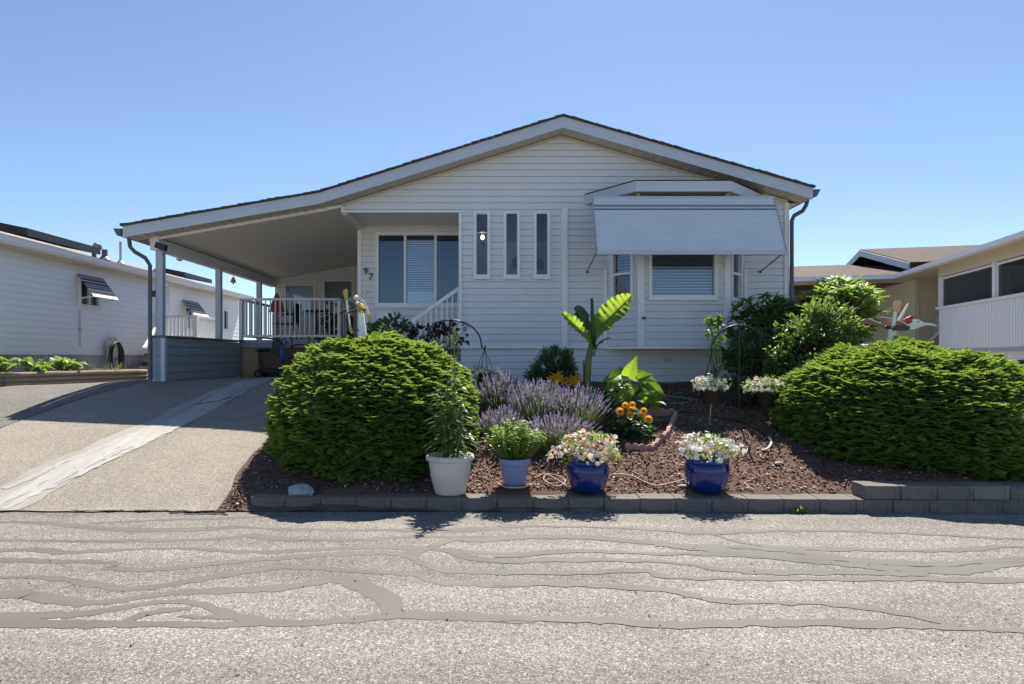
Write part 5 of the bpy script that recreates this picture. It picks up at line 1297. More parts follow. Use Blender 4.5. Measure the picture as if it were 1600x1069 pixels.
def spruce(c,rx,ry,zb,zt,n,lab,seed,flat=.66,lean=(0,0)):
    """dense dwarf spruce dome; c=(x,y)"""
    root=empty('dwarf_spruce',(c[0],c[1],zb),0,lab,'shrub','dome shaped dwarf spruces'); H=zt-zb; rg=np.random.default_rng(seed)
    # points over a dome: widest at ~30 % of the height, flattened crown
    u=rg.uniform(0,1,n); th=rg.uniform(0,2*math.pi,n)
    h=1-(1-u)**1.0
    def prof(h): 
        return np.where(h<.3,.90+.10*np.sin(h/.3*math.pi/2),np.power(np.maximum(0,1-((h-.3)/.7)**2.1),.5*flat+.12))
    # area-weighted acceptance so the crown is covered too
    k=int(n*.28); rr=np.sqrt(rg.uniform(0,1,k)); 
    hs=h.copy(); 
    hc=.3+.7*np.power(np.maximum(0,1-np.power(rr*.97,1/(.5*flat+.12))),1/2.1); hs[:k]=hc
    r=prof(hs)
    p0=np.stack([r*np.cos(th),r*np.sin(th),hs],1)
    disp=.05*wob(p0*[rx,ry,H]*1.0,5.0,seed)+.035*wob(p0*[rx,ry,H*2.2],9.0,seed+1)
    nr=np.stack([np.cos(th)*np.clip(1.05-hs**2.2*.95,.08,1),np.sin(th)*np.clip(1.05-hs**2.2*.95,.08,1),np.clip((hs-.22)*1.1,0,1)],1); nr=norm(nr)
    depth=rg.uniform(-.10,.012,n)
    pos=np.stack([c[0]+rx*p0[:,0]+lean[0]*hs,c[1]+ry*p0[:,1]+lean[1]*hs,zb+H*hs],1)+nr*(disp+depth)[:,None]
    d=np.stack([np.cos(th),np.sin(th),np.zeros(n)],1)*np.clip(1.1-hs[:,None]**3*.6,.3,1)+rg.normal(0,.38,(n,3))*[1,1,.35]
    d[:,2]+=.06+.22*np.clip(hs-.5,0,1)-.12*(hs<.25)
    up=np.array([0,0,1.])+nr*.55+rg.normal(0,.22,(n,3))
    V,F=inst(SPV,SPF,pos,d,up,rg.uniform(.45,.82,n))
    npmesh('foliage',V,F,M['spruce'],root)
    # dark solid core for the inner twigs, added to occlude light between sprigs
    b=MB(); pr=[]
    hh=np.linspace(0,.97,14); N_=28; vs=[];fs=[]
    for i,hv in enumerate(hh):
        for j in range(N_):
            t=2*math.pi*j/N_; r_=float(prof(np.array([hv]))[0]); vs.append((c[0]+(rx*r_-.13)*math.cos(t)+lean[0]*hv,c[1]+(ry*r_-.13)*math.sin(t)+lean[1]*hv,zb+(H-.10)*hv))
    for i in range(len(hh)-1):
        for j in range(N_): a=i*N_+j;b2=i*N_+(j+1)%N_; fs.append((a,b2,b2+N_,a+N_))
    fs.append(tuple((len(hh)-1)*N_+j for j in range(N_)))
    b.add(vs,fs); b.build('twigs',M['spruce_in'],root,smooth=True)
    return root
spruce((-1.37,7.52),1.17,1.02,.22,1.66,19000,'large rounded dwarf spruce dome at the driveway side of the garden',21)
spruce((4.98,7.72),1.42,1.34,.20,1.60,23000,'wide dwarf spruce dome above the two course edging blocks',33,.58,(-.14,0))
spruce((6.40,7.70),1.05,1.22,.20,1.06,13500,'lower dwarf spruce dome at the right end, merging with the wide one',45)
tag(rooted((lambda b:(b.box(-.0,.0,0,0,0,0),b)[1])(MB()).build('x',M['bark']),(0,0,0)),'x') if False else None

# ================================================================ generic leafy plants
def foliage(root,pos,dirs,ups,lv,lf,m,sc,name='foliage'):
    V,F=inst(lv,lf,pos,dirs,ups,sc); return npmesh(name,V,F,M[m],root)
def stems(root,segs,r,m,name='stem',n=5):
    b=MB()
    for pts in segs: b.tube(pts,[r*(1-.5*i/(len(pts)-1)) for i in range(len(pts))],n,cap=False)
    return b.build(name,M[m],root)
def shrub(name,c,rad,n,lv,lf,m,lab,cat='shrub',group=None,droop=.2,sc=(.8,1.2),shell=.45,nb=16,stem_m='bark',lump=.25,sd=1,flowers=None,sr=.010):
    """c = centre of crown, base on the bed; many leaves on twigs through an uneven volume"""
    zb=bed_z(c[1]); root=empty(name,(c[0],c[1],zb),0,lab,cat,group); rg=np.random.default_rng(sd)
    tips=[]; segs=[]
    for k in range(nb*6):
        d=rg.normal(size=3); d/=np.linalg.norm(d)
        if d[2]<-.55: d[2]=-d[2]
        f=(1+lump*float(wob(d[None],2.2,sd)[0]))*rg.uniform(shell,1.0)**.6
        tips.append(np.array([c[0]+d[0]*rad[0]*f,c[1]+d[1]*rad[1]*f,c[2]+d[2]*rad[2]*f]))
    for k in range(nb):
        t=tips[k*6]; b0=np.array([c[0]+rg.normal(0,.06),c[1]+rg.normal(0,.06),zb]); mid=(b0+t)/2+np.array([rg.normal(0,.05),rg.normal(0,.05),.1*rad[2]])
        segs.append([b0,mid,t])
        for j in range(1,6): segs.append([mid,(mid+tips[k*6+j])/2+np.array([0,0,.04]),tips[k*6+j]])
    stems(root,segs,sr,stem_m,'branches',4)
    tips=np.array(tips); idx=rg.integers(0,len(tips),n); off=rg.normal(size=(n,3)); off=off/np.linalg.norm(off,axis=1,keepdims=True)*rg.uniform(0.0,1,(n,1))**.7*np.array(rad)*.26
    pos=tips[idx]+off; pos[:,2]=np.maximum(pos[:,2],zb+.03)
    d=norm((pos-np.array(c))/np.array(rad)+off*2+rg.normal(0,.6,(n,3))); d[:,2]-=droop
    up=np.array([0,0,1.])+rg.normal(0,.45,(n,3))
    foliage(root,pos,d,up,lv,lf,m,rg.uniform(*sc,n))
    return root,tips,rg
def whorls(root,tips,rg,lv,lf,m,per=9,sc=(.8,1.2),name='foliage',tilt=.25):
    P_=[];D_=[];U_=[]
    for t in tips:
        ax=norm(np.array([[rg.normal(0,.35),rg.normal(0,.35),1]]))[0]; e1=np.cross(ax,[1,0,.2]); e1/=np.linalg.norm(e1); e2=np.cross(ax,e1); a0=rg.uniform(0,6.28)
        for k in range(per):
            a=a0+2*math.pi*k/per+rg.normal(0,.15); d=e1*math.cos(a)+e2*math.sin(a)+ax*rg.normal(tilt,.25)
            P_.append(t); D_.append(d); U_.append(ax)
    n=len(P_); return foliage(root,np.array(P_),np.array(D_),np.array(U_),lv,lf,m,rg.uniform(*sc,n),name)
def flower_proto(r=.5,petals=5,depth=.25,seg=2):
    V=[(0,0,-depth*r)];F=[];n=petals*seg*2
    for i in range(n):
        a=2*math.pi*i/n; rr=r*(.72+.28*abs(math.sin(a*petals/2))); V.append((rr*math.cos(a),rr*math.sin(a),0))
    for i in range(0,n,2): F.append((0,1+i,1+(i+1)%n,1+(i+2)%n))
    # turn so +X is the facing axis
    V=[(z,x,y) for x,y,z in V]; return np.array(V),np.array(F)
FV,FF=flower_proto()
# rhododendron against the house corner
lvR,lfR=leaf(.15,.045,3,.1,.25)
def whorl_shrub(name,c,rad,nt,m,lab,sd,per=9,sc=(.75,1.15),lv=lvR,lf=lfR,inner=True,up_bias=.0):
    zb=bed_z(min(c[1],10.9)); root=empty(name,(c[0],c[1],zb),0,lab,'shrub'); rg=np.random.default_rng(sd)
    d=rg.normal(size=(nt,3)); d=norm(d); d[:,2]=np.where(d[:,2]<-.5,-d[:,2],d[:,2])
    f=(1+.28*wob(d,2.4,sd))*rg.uniform(.55,1.02,nt)**.5
    tips=np.array(c)+d*np.array(rad)*f[:,None]; tips[:,2]=np.maximum(tips[:,2],zb+.12)
    segs=[]
    for k in range(0,nt,1):
        b0=np.array([c[0]+rg.normal(0,.08),c[1]+rg.normal(0,.08),max(zb,c[2]-rad[2]*.5)]); t=tips[k]
        if k%9==0: segs.append([np.array([c[0]+rg.normal(0,.1),c[1],zb]),b0])
        segs.append([b0+(t-b0)*.25,b0+(t-b0)*.6+np.array([0,0,.04]),t])
    stems(root,segs,.012,'bark','branches',4)
    whorls(root,tips,rg,lv,lf,m,per,sc); return root
whorl_shrub('rhododendron',(4.35,9.6,1.72),(.80,.62,.70),430,'leaf_mid','tall dark rhododendron with long whorled leaves at the right house corner',5)
whorl_shrub('rhododendron',(5.08,9.35,2.10),(.52,.45,.58),150,'leaf_basil','sunlit yellow green rhododendron branch rising beside the house corner',6,sc=(.8,1.25))  # paler yellow green leaf colour puts the sunlight on the shrub's top
# ferny dark shrub low against the house
lvF,lfF=leaf(.07,.02,2,.1,.1)
shrub('camellia',(3.72,9.1,1.22),(.48,.42,.50),3600,lvF,lfF,'leaf_dark','dark fine leaved bush in the shade below the bay window',sd=8,sc=(.8,1.3))
# rose bush, glossy, behind the right spruce
lvS,lfS=leaf(.062,.036,2,.12,.15)
r_,tips,rg=shrub('rose_bush',(4.30,8.75,1.42),(.68,.52,.60),9000,lvS,lfS,'leaf_gloss','glossy leaved rose bush between the right hook and the right spruce',sd=12,sc=(.8,1.35),lump=.35)
n=26; ft=tips[rg.integers(0,len(tips),n)]; V,F=inst(FV,FF,ft+[0,-.03,.04],rg.normal(0,.5,(n,3))+[0,-.8,.5],np.tile([.1,.2,1.],(n,1)),rg.uniform(.04,.07,n)); k=len(FV)
for i in range(n): npmesh('bloom',V[i*k:(i+1)*k],FF,M['rose_pale'],r_)
# slim climbing rose at the hook
r_,tips,rg=shrub('climbing_rose',(2.86,8.3,1.80),(.13,.10,.26),120,*leaf(.06,.045,2,.1,.15),'leaf_mid','slim leafy rose stems climbing in front of the bay window',sd=14,nb=3,sc=(.8,1.3),sr=.004,stem_m='stalk')
# rose and purple shrub behind the left spruce
r_,tips,rg=shrub('rose_shrub',(-1.42,9.0,1.84),(.38,.22,.17),260,*leaf(.09,.065,2,.1,.15),'leaf_dark','dark green rose shrub peeking over the left spruce below the mailbox',sr=.005,sd=15,nb=10,sc=(.7,1.15))
r_,tips,rg=shrub('purple_shrub',(-.83,8.9,1.74),(.34,.2,.22),230,*leaf(.085,.055,2,.1,.15),'leaf_purple','dark purple leaved shrub between the left spruce and the porch steps',sr=.005,sd=16,nb=9,sc=(.7,1.1))
# dark feathery shrub below the batten
r_,tips,rg=shrub('feathery_shrub',(.89,9.25,1.28),(.36,.28,.27),3400,*leaf(.07,.013,2,.05,.1),'leaf_dark','dark feathery shrub in the shade below the white batten',sd=17,nb=14,sc=(.7,1.4),droop=-.4)

# lavender
def lavender(c,rad,n,lab,sd,h=.55):
    zb=bed_z(c[1]); root=empty('lavender',(c[0],c[1],zb),0,lab,'lavender','lavender clumps'); rg=np.random.default_rng(sd)
    # stems as thin blades, heads as stacked whorls of tiny florets
    a=rg.uniform(0,2*math.pi,n); rr=np.sqrt(rg.uniform(0,1,n)); b0=np.stack([c[0]+rad[0]*.35*rr*np.cos(a),c[1]+rad[1]*.35*rr*np.sin(a),np.full(n,zb)],1)
    out=np.stack([rad[0]*rr*np.cos(a),rad[1]*rr*np.sin(a),np.zeros(n)],1)+rg.normal(0,.05,(n,3))
    H=h*(1.05-.35*rr**2)*rg.uniform(.72,1.12,n)
    tip=np.stack([c[0]+out[:,0],c[1]+out[:,1],zb+H],1)
    mid=b0*.45+tip*.55+np.stack([out[:,0]*.05,out[:,1]*.05,H*.08],1)
    w=.0035; V=[];F=[]
    side=norm(np.cross(tip-b0,rg.normal(size=(n,3))))*w
    V=np.stack([b0-side,b0+side,mid-side,mid+side,tip-side*.6,tip+side*.6],1).reshape(-1,3)
    base=np.arange(n)[:,None]*6; F=np.concatenate([base+[0,1,3,2],base+[2,3,5,4]])
    lv,lf=leaf(.055,.006,1,.0,.1); k=n*6; j=rg.integers(0,n,k); t=rg.uniform(.15,.62,(k,1)); lp=b0[j]+(tip[j]-b0[j])*t
    V2,F2=inst(lv,lf,lp,(tip[j]-b0[j])+rg.normal(0,.35,(k,3)),rg.normal(size=(k,3)),rg.uniform(.7,1.3,k))
    V,F=merge([(V,F),(V2,F2)]); npmesh('stems',V,F,M['lav_stem'],root)
    fv=np.array([(-.5,-.35,0),(.5,-.3,.1),(.5,.3,0),(-.5,.35,.1),(-.5,0,-.35),(.5,0,-.3),(.5,.05,.3),(-.5,0,.35)]); ff=np.array([(0,1,2,3),(4,5,6,7)])
    d=norm(tip-mid); parts=[]
    for kk in range(5):
        sel=rg.uniform(size=n)<(.98 if kk<4 else .6)
        p=tip[sel]+d[sel]*((kk-2.2)*.0145); m=len(p); s=rg.uniform(.010,.017,m)*(1.15 if kk<3 else .8)
        parts.append(inst(fv,ff,p,d[sel]+rg.normal(0,.25,(m,3)),rg.normal(size=(m,3)),s))
    # a lower ring set further down a part of the spikes
    V,F=merge(parts); npmesh('flower_spikes',V,F,M['lav_fl'],root)['kind']='stuff'; return root
lavender((.10,8.05),(.36,.34),620,'lavender clump behind the lilac pot',51,.60)
lavender((.55,7.75),(.40,.34),620,'lavender clump in the middle, in front of the feathery shrub',52,.58)
lavender((1.0,7.75),(.38,.32),520,'lavender clump beside the dahlias, leaning right',53,.54)
lavender((.72,7.25),(.42,.25),480,'low lavender clump behind the left blue pot',54,.40)
lavender((.10,7.40),(.24,.25),300,'small lavender clump close behind the lilac pot',55,.42)

# petunia heaps
def petunias(c,rad,nf,nl,mf,lab,sd,fr=.045,grp=None,name='petunia',low=-.35,ml='leaf_basil'):
    root=empty(name,c,0,lab,'flowers',grp); rg=np.random.default_rng(sd)
    d=norm(rg.normal(size=(nf,3))); d[:,2]=np.where(d[:,2]<low,-d[:,2],d[:,2]); f=(1+.34*wob(d,3.2,sd))*rg.uniform(.7,1.06,nf)
    p=np.array(c)+d*np.array(rad)*f[:,None]
    V,F=inst(FV,FF,p,d+rg.normal(0,.45,(nf,3))+[0,-.15,.1],rg.normal(size=(nf,3)),rg.uniform(.75,1.2,nf)*fr); npmesh('blooms',V,F,M[mf],root)['kind']='stuff'
    lv,lf=leaf(.05,.02,2,.1,.2); d=norm(rg.normal(size=(nl,3))); d[:,2]=np.where(d[:,2]<-.55,-d[:,2],d[:,2])
    p=np.array(c)+d*np.array(rad)*rg.uniform(.25,.98,(nl,1))
    V,F=inst(lv,lf,p,d+rg.normal(0,.6,(nl,3)),rg.normal(size=(nl,3))+[0,0,1],rg.uniform(.6,1.1,nl)); npmesh('foliage',V,F,M[ml],root)
    return root
c=bp1.location; petunias((c.x+.01,c.y,c.z+.40),(.33,.24,.19),420,800,'pet_mix','mixed pink, white and yellow petunias filling the left blue pot',61,.052)
c=bp2.location; petunias((c.x+.02,c.y,c.z+.40),(.28,.22,.17),330,700,'pet_white','mostly white petunias with a few peach ones filling the right blue pot',62,.052)
c=bk1.location; petunias((c.x-.01,c.y,c.z+.21),(.225,.2,.115),210,420,'pet_cream','pale pink and cream petunias in the dripping hanging basket',63,.048)
c=bk2.location; petunias((c.x-.02,c.y,c.z+.24),(.29,.22,.15),230,460,'pet_cream','tall white and cream petunias in the basket next to the right spruce',64,.05)
c=bk3.location; petunias((c.x-.08,c.y-.15,c.z+.10),(.27,.2,.13),200,300,'pet_pink','pale pink and cream flowers at the left edge of the lavender',65,.045)

# bushy herb in lilac pot
c=lp.location; root=empty('herb_plant',(c.x,c.y,c.z+.26),0,'dense light green bushy herb filling the lilac pot','plant'); rg=np.random.default_rng(70)
segs=[];P_=[];D_=[];U_=[]
for k in range(120):
    a=rg.uniform(0,6.28); r=math.sqrt(rg.uniform(0,1)); b0=np.array([c.x+.10*r*math.cos(a),c.y+.10*r*math.sin(a),c.z+.26]); h=.40*(1.05-.4*r*r)*rg.uniform(.75,1.05); t=np.array([c.x+.31*r*math.cos(a),c.y+.28*r*math.sin(a),c.z+.27+h]); mid=(b0+t)/2+np.array([.03*math.cos(a),.03*math.sin(a),0])
    segs.append([b0,mid,t])
    for j in range(22):
        u=rg.uniform(.2,1.02); q=b0+(t-b0)*u; aa=rg.uniform(0,6.28); P_.append(q+rg.normal(0,.012,3)); D_.append([math.cos(aa),math.sin(aa),rg.uniform(-.1,.5)]); U_.append([rg.normal(0,.3),rg.normal(0,.3),1])
stems(root,segs,.004,'stalk','stems',4); lv,lf=leaf(.042,.024,2,.15,.15); foliage(root,np.array(P_),np.array(D_),np.array(U_),lv,lf,'leaf_basil',rg.uniform(.7,1.2,len(P_)))
# lilies in white planter
c=wp.location; root=empty('lily_plant',(c.x,c.y,c.z+.30),0,'tall unopened lilies with many narrow glossy leaves in the white planter','plant'); rg=np.random.default_rng(71)
segs=[];P_=[];D_=[];U_=[];S_=[]
for bx_,by_,tx,ty,h in((-.02,.0,-.03,.02,.92),(.03,.0,.045,-.02,1.36),(-.05,.03,-.10,.03,.78),(.06,.03,.10,.02,.70),(.05,-.04,.13,-.06,.42),(-.03,-.04,-.05,-.08,.62)):
    b0=np.array([c.x+bx_,c.y+by_,c.z+.30]); t=np.array([c.x+tx,c.y+ty,c.z+.22+h]); mid=(b0+t)/2+np.array([tx*.1,0,0]); segs.append([b0,mid,t])
    nl=int(50*h); a=0
    for j in range(nl):
        u=.10+.9*j/nl; 
        if h>1.2 and u>.80 and j%3: continue
        a+=2.4; q=b0*(1-u)**2+2*mid*u*(1-u)+t*u*u; P_.append(q); D_.append([math.cos(a),math.sin(a),.35-.5*(1-u)]); U_.append([0,0,1.]); S_.append((.75+.5*math.sin(math.pi*min(1,u*1.05)))*rg.uniform(.8,1.15)*(1 if h<1.2 or u<.75 else .7))
stems(root,segs,.009,'stalk','stems',6); lv,lf=leaf(.17,.032,5,.12,.45,1.0,.25); foliage(root,np.array(P_),np.array(D_),np.array(U_),lv,lf,'leaf_lily',np.array(S_))
b=MB()
for dx,dz,tl in((0,.0,.0),(.02,-.06,.03),(-.02,-.09,-.03)):
    q=Vector((c.x+.045+dx,c.y-.02,c.z+.22+1.36+dz)); b.tube([q+Vector((-tl,0,-.03)),q,q+Vector((tl*.5,0,.05)),q+Vector((tl*.6,0,.085))],[.004,.015,.014,.003],7)
b.build('buds',M['leaf_basil'],root,smooth=True)

# banana plant
M['dry_leaf']=mat('dry_leaf_edge',(.26,.19,.06),.7,(.2,.12,.05),20,.6,trans=.3,tcol=(.5,.35,.1))
BD=8.45
root=empty('banana_plant',(X_(920,BD),BD,bed_z(BD)),0,'young banana plant with a big sunlit leaf and a rolled new leaf','banana plant')
def Bp(px,py,dy=0): return np.array(P(px,py,BD+dy))*1.0
zb=bed_z(BD); x0=X_(920,BD)
b=MB(); b.tube([(x0-.03,BD,zb-.05),(x0-.025,BD,1.2),(x0-.01,BD,1.42),(x0+.03,BD-.0,1.66)],[.06,.05,.045,.034],12); b.build('stem',M['stalk'],root,smooth=True)
b=MB(); b.tube([Bp(928,545),Bp(925.5,500),Bp(925,468)],[.03,.026,.020],10); b.tube([Bp(925,468),Bp(924,466)],[.024,.02],10); b.build('rolled_leaf',M['leaf_banana_dark'],root,smooth=True)
def big_leaf(name,mid,widths,nrm_,m,fold=.35,rip=.0,sd=0,right=1.0,left=1.0):
    """blade along a midrib polyline; widths per point; sides curl by fold"""
    rg=np.random.default_rng(sd); mid=[Vector(tuple(p)) for p in mid]; pts=[];W=[]
    n=len(mid); sub=18
    for i in range(n-1):
        p0=mid[max(i-1,0)];p1=mid[i];p2=mid[i+1];p3=mid[min(i+2,n-1)]
        for k in range(sub):
            t=k/sub; pts.append(.5*((2*p1)+(p2-p0)*t+(2*p0-5*p1+4*p2-p3)*t*t+(3*p1-p0-3*p2+p3)*t**3)); W.append(widths[i]*(1-t)+widths[i+1]*t)
    pts.append(mid[-1]);W.append(widths[-1]); nv=Vector(nrm_).normalized(); b=MB(); vs=[];fs=[]; c_=7; k=len(pts)
    for i,p in enumerate(pts):
        d=(pts[min(i+1,k-1)]-pts[max(i-1,0)]).normalized(); s=d.cross(nv).normalized(); nn=s.cross(d).normalized(); wv=1+.05*math.sin(i*.4+sd)+rg.uniform(-.02,.02)
        for j in range(c_):
            u=(j/(c_-1)*2-1); ww=W[i]*wv*(right if u>0 else left); vs.append(p+s*(ww*u)+nn*(abs(u)**1.3*ww*fold+.02*math.sin(i*.45+j*1.7)*abs(u)*W[i]/.15+.0035*(-1)**i*min(1,abs(u)*1.5)*min(1,W[i]/.1)+.012*math.sin(i*.9)*abs(u)+(.05*W[i]/.15*max(0,math.sin(i*.16+1))*(u>.5)))+d*(abs(u)*.02))
    for i in range(k-1):
        for j in range(c_-1): a=i*c_+j; fs.append((a,a+1,a+1+c_,a+c_))
    b.add(vs,fs); b.mi=[1 if (q%(c_-1) in (0,c_-2) and (rg.uniform()<.05 or q//(c_-1)>k-5)) else 0 for q in range(len(fs))]; o=b.build(name,[M[m],M['dry_leaf']],root,smooth=True)
    b=MB(); b.tube(pts,[.014*(1-.8*i/k) for i in range(k)],6); b.build('midrib',M['stalk'],o,smooth=True)
    return o
big_leaf('leaf',[Bp(927,541),Bp(931,522,.03),Bp(944,505,.06),Bp(960,489,.06),Bp(975,474,.02),Bp(986,462,-.05)],[.015,.08,.145,.16,.12,.02],(-.35,-1,.45),'leaf_banana',.28,sd=1,left=1.15)
big_leaf('leaf',[Bp(925,541),Bp(917,528,-.05),Bp(905,515,-.1),Bp(891,502,-.15),Bp(878,489,-.2)],[.012,.045,.08,.085,.02],(.3,-1,.6),'leaf_banana',.35,sd=3)
big_leaf('leaf',[Bp(924,541,.05),Bp(919,520,.12),Bp(911,501,.2),Bp(904,487,.22),Bp(899,486,.2)],[.012,.06,.09,.08,.03],(.2,-1,.2),'leaf_banana_dark',.2,sd=4)
big_leaf('leaf',[Bp(927,556,-.02),Bp(932,541,-.05),Bp(941,532,-.1),Bp(952,528,-.14)],[.010,.025,.045,.01],(.0,-.4,1),'leaf_banana_dark',-.3,sd=5)
b=MB(); b.tube([(x0-.06,BD-.03,zb),(x0-.075,BD-.04,Z_(563,BD))],[.02,.008],6); b.build('dry_sheath',M['bark'],root)

# lime-leaved plant beside it (sun through the leaves)
LD=8.05
root=empty('lime_leaf_plant',(X_(985,LD),LD,bed_z(LD)),0,'leafy plant with large lime green sunlit leaves right of the banana plant','plant')
rg=np.random.default_rng(80); lvH,lfH=leaf(.22,.15,5,.14,.35,.8,.3); P_=[];D_=[];U_=[];S_=[];segs=[]
b0=np.array([X_(985,LD),LD,bed_z(LD)])
for px,py,dx,dz,s in((976,584,-1,-.1,1.05),(981,590,.2,.7,.95),(992,588,1,-.05,1.05),(972,592,-.9,-.35,.85),(1000,597,1,-.3,.95),(1006,604,.8,-.5,.9),(1014,605,1,-.35,.95),(1002,612,.5,-.8,.8),(1012,620,.9,-.5,.8),(988,600,-.3,-.7,.8),(1020,612,.7,-.7,.7),(996,593,.6,.3,.8),(966,600,-.9,-.2,.75),(984,604,-.2,-.9,.8),(1010,598,.9,.0,.75),(978,612,-.6,-.6,.7),(1016,624,.6,-.8,.65)):
    q=np.array(P(px,py,LD+rg.uniform(-.15,.12))); P_.append(q); D_.append([dx,rg.uniform(-.5,.1),dz]); U_.append([rg.normal(0,.25),-1.0,.75]); S_.append(1.25*s*rg.uniform(.9,1.1)); segs.append([b0,(b0+q)/2+np.array([0,0,.05]),q])
stems(root,segs,.008,'stalk','stems',5); foliage(root,np.array(P_),np.array(D_),np.array(U_),lvH,lfH,'leaf_lime',np.array(S_),'upper_leaves')
n=85; q=np.stack([rg.normal(X_(972,LD),.20,n),rg.normal(LD,.12,n),rg.uniform(bed_z(LD)+.05,Z_(598,LD),n)],1); d=rdir(n,-.4,.3); d[:,1]-=.2
foliage(root,q,d,np.tile([0,-.2,1.],(n,1))+rg.normal(0,.3,(n,3)),lvH,lfH,'leaf_mid',rg.uniform(.45,.8,n),'lower_leaves')
# dahlias
DDh=7.62
root=empty('dahlia_plant',(X_(985,DDh),DDh,bed_z(DDh)),0,'orange yellow dahlias with dark leaves inside the terracotta edging','flowers'); rg=np.random.default_rng(81)
V=[]; parts=[]
pv,pf=leaf(1,.42,2,.2,-.2)
for px,py,r in((969,643,.062),(987,641,.066),(984,648,.05),(1006,642,.05),(1013,655,.06),(1003,648,.05),(977,633,.045),(988,632,.045)):
    q=np.array(P(px,py,DDh-.12+rg.uniform(-.04,.06))); ax=norm(np.array([[rg.normal(0,.2),-1,.5]]))[0]; e1=np.cross(ax,[0,0,1]); e1/=np.linalg.norm(e1); e2=np.cross(ax,e1)
    P_=[];D_=[];U_=[];S_=[]
    for ring in range(5):
        for k in range(13-ring):
            a=2*math.pi*k/(13-ring)+ring*.3; el=ring*.35-.25; D_.append((e1*math.cos(a)+e2*math.sin(a))*math.cos(el)+ax*math.sin(el)); P_.append(q); U_.append(ax); S_.append(r*(1-.09*ring))
    V,F=inst(pv,pf,np.array(P_),np.array(D_),np.array(U_),np.array(S_)); npmesh('bloom',V,F,M['dahlia'],root)
n=240; lv,lf=leaf(.10,.06,3,.12,.3); q=np.array([X_(985,DDh),DDh,bed_z(DDh)+.14])+norm(rg.normal(size=(n,3)))*rg.uniform(.2,1,(n,1))*[.27,.2,.22]; q[:,2]=np.maximum(q[:,2],bed_z(DDh)+.02)
foliage(root,q,rdir(n,-.4,.5),np.tile([0,-.2,1.],(n,1))+rg.normal(0,.35,(n,3)),lv,lf,'leaf_dark',rg.uniform(.7,1.2,n))
# daylilies
YD=8.75
root=empty('daylily',(X_(885,YD),YD,bed_z(YD)),0,'orange yellow daylilies between the lavender and the feathery shrub','flowers'); rg=np.random.default_rng(82)
pv,pf=leaf(1,.34,3,.1,.45); parts=[];segs=[]
for px,py in((868,590),(876,594),(883,597),(862,594),(893,593),(903,592),(872,587),(898,598),(866,600)):
    q=np.array(P(px,py,YD+rg.uniform(-.1,.1))); a0=rg.uniform(0,6); ax=norm(np.array([[rg.normal(0,.4),-.7,.7]]))[0]; e1=np.cross(ax,[0,0,1]); e1/=np.linalg.norm(e1); e2=np.cross(ax,e1)
    D_=[e1*math.cos(a0+k*1.047)+e2*math.sin(a0+k*1.047)+ax*.45 for k in range(6)]
    V,F=inst(pv,pf,np.tile(q,(6,1)),np.array(D_),np.tile(ax,(6,1)),np.full(6,.10)); npmesh('bloom',V,F,M['daylily'],root); segs.append([np.array([q[0]+rg.normal(0,.05),YD,bed_z(YD)]),q*.5+np.array([q[0],YD,bed_z(YD)])*.5,q])
stems(root,segs,.006,'stalk','stems',5)
n=110; lv,lf=leaf(.40,.018,5,.1,.5,.8,.3); q=np.stack([rg.normal(X_(885,YD),.2,n),rg.normal(YD,.1,n),np.full(n,bed_z(YD))],1); d=np.stack([rg.normal(0,.5,n),rg.normal(-.1,.4,n),np.full(n,.9)],1)
foliage(root,q,d,rg.normal(size=(n,3)),lv,lf,'leaf_dark',rg.uniform(.6,1,n))
# low dark growth between lavender and the lime plant
r_,tips,rg=shrub('low_groundcover',(1.72,8.6,.92),(.28,.2,.2),420,*leaf(.07,.045,2,.1,.2),'leaf_dark','low dark green plant at the foot of the banana plant','plant',sd=83,nb=8)
# squash plants in the planter on the left
rg=np.random.default_rng(90); lvQ,lfQ=leaf(.24,.24,4,.12,.3,.7,.35)
def squash(x,y,n,r,lab):
    root=empty('squash_plant',(x,y,1.2),0,lab,'plant','leafy vegetables in the planter'); a=rg.uniform(0,6.28,n); q=np.stack([x+r*.8*rg.normal(0,.6,n),y+r*rg.normal(0,.6,n),1.24+rg.uniform(.02,.22,n)],1)
    d=np.stack([np.cos(a),np.sin(a),rg.uniform(-.4,.3,n)],1); foliage(root,q,d,np.tile([0,0,1.],(n,1))+rg.normal(0,.25,(n,3)),lvQ,lfQ,'leaf_basil',rg.uniform(.6,1,n))
    stems(root,[[np.array([x+rg.normal(0,.08),y,1.19]),q[i]] for i in range(0,n,2)],.008,'stalk','stems',5)
squash(-8.75,11.35,34,.30,'sprawling leafy vegetable at the front corner of the timber planter'); squash(-8.35,11.75,24,.22,'small leafy vegetable between the two larger ones in the timber planter'); squash(-8.2,12.3,40,.28,'leafy vegetable spilling over the planter timbers'); 
r_=empty('dry_grass',(-7.75,13.0,1.2),0,'small tuft of dry grass near the planter end','grass tuft'); n=60
lv,lf=leaf(.2,.012,2,.1,.3); foliage(r_,np.stack([rg.normal(-7.75,.12,n),rg.normal(13.0,.12,n),np.full(n,1.2)],1),np.stack([rg.normal(0,.5,n),rg.normal(0,.5,n),np.full(n,1.)],1),rg.normal(size=(n,3)),lv,lf,'lav_stem',rg.uniform(.6,1.2,n))
r_=empty('weed',(-7.35,13.75,.97),0,'little green weed growing at the end of the timber planter','weed'); n=26
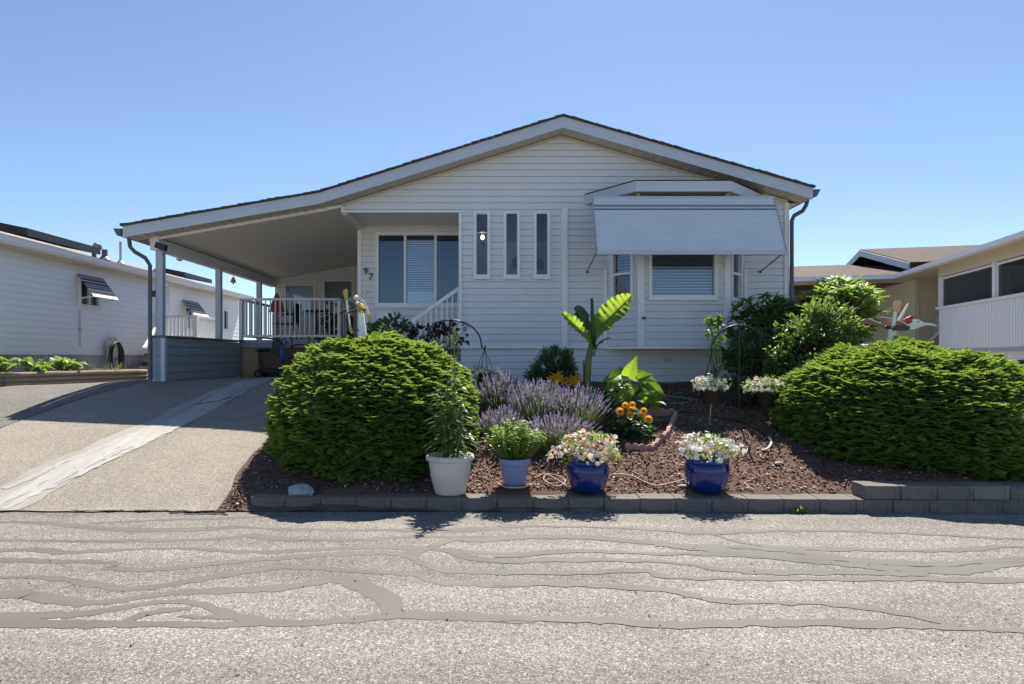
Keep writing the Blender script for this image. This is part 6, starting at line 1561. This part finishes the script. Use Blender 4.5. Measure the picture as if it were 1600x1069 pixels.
lv,lf=leaf(.14,.04,3,.1,.3); foliage(r_,np.stack([rg.normal(-7.3,.05,n),rg.normal(13.75,.05,n),np.full(n,.97)],1),np.stack([rg.normal(0,.7,n),rg.normal(0,.7,n),np.full(n,.7)],1),rg.normal(size=(n,3)),lv,lf,'leaf_basil',rg.uniform(.6,1.2,n))
x=X_(1247,6.12); r_=empty('weed',(x,6.1,.0),0,'small green weed at the foot of the low edging blocks','weed'); n=18
lv,lf=leaf(.09,.03,3,.1,.3); foliage(r_,np.stack([rg.normal(x,.03,n),rg.normal(6.13,.02,n),np.full(n,.005)],1),np.stack([rg.normal(0,.9,n),rg.normal(-.3,.5,n),np.full(n,.4)],1),rg.normal(size=(n,3)),lv,lf,'leaf_mid',rg.uniform(.5,1.1,n))

# ================================================================ light, sky, camera
sunv=Vector((.14,.62,1.0)).normalized()
el=math.asin(sunv.z); az=math.atan2(sunv.x,sunv.y)
w=bpy.data.worlds.new('World'); SC.world=w; w.use_nodes=True; nt=w.node_tree
sky=nt.nodes.new('ShaderNodeTexSky'); sky.sky_type='NISHITA'; sky.sun_disc=False; sky.sun_elevation=el; sky.sun_rotation=az
sky.air_density=.78; sky.dust_density=.3; sky.ozone_density=3.0; sky.altitude=50
bg=nt.nodes['Background']; bg.inputs['Strength'].default_value=.09; nt.links.new(sky.outputs['Color'],bg.inputs['Color'])
sl=bpy.data.lights.new('sun','SUN'); sl.energy=5.0; sl.angle=R(.53); sl.color=(1,.93,.82)
so=bpy.data.objects.new('sun',sl); COL.objects.link(so); so.rotation_euler=sunv.to_track_quat('Z','Y').to_euler(); so.location=(3,20,20)
cam=bpy.data.cameras.new('camera'); co=bpy.data.objects.new('camera',cam); COL.objects.link(co)
co.location=(0,0,CAMZ); co.rotation_euler=(R(90),0,0); cam.sensor_width=36; cam.lens=22.5; cam.shift_x=30/1600; cam.shift_y=22.5/1600; cam.clip_end=6000; cam.clip_start=.05
SC.camera=co
SC.view_settings.view_transform='Standard'; SC.view_settings.look='None'; SC.view_settings.exposure=.9; SC.view_settings.gamma=1
SC.render.engine='CYCLES'
SC.cycles.max_bounces=8; SC.cycles.transparent_max_bounces=16
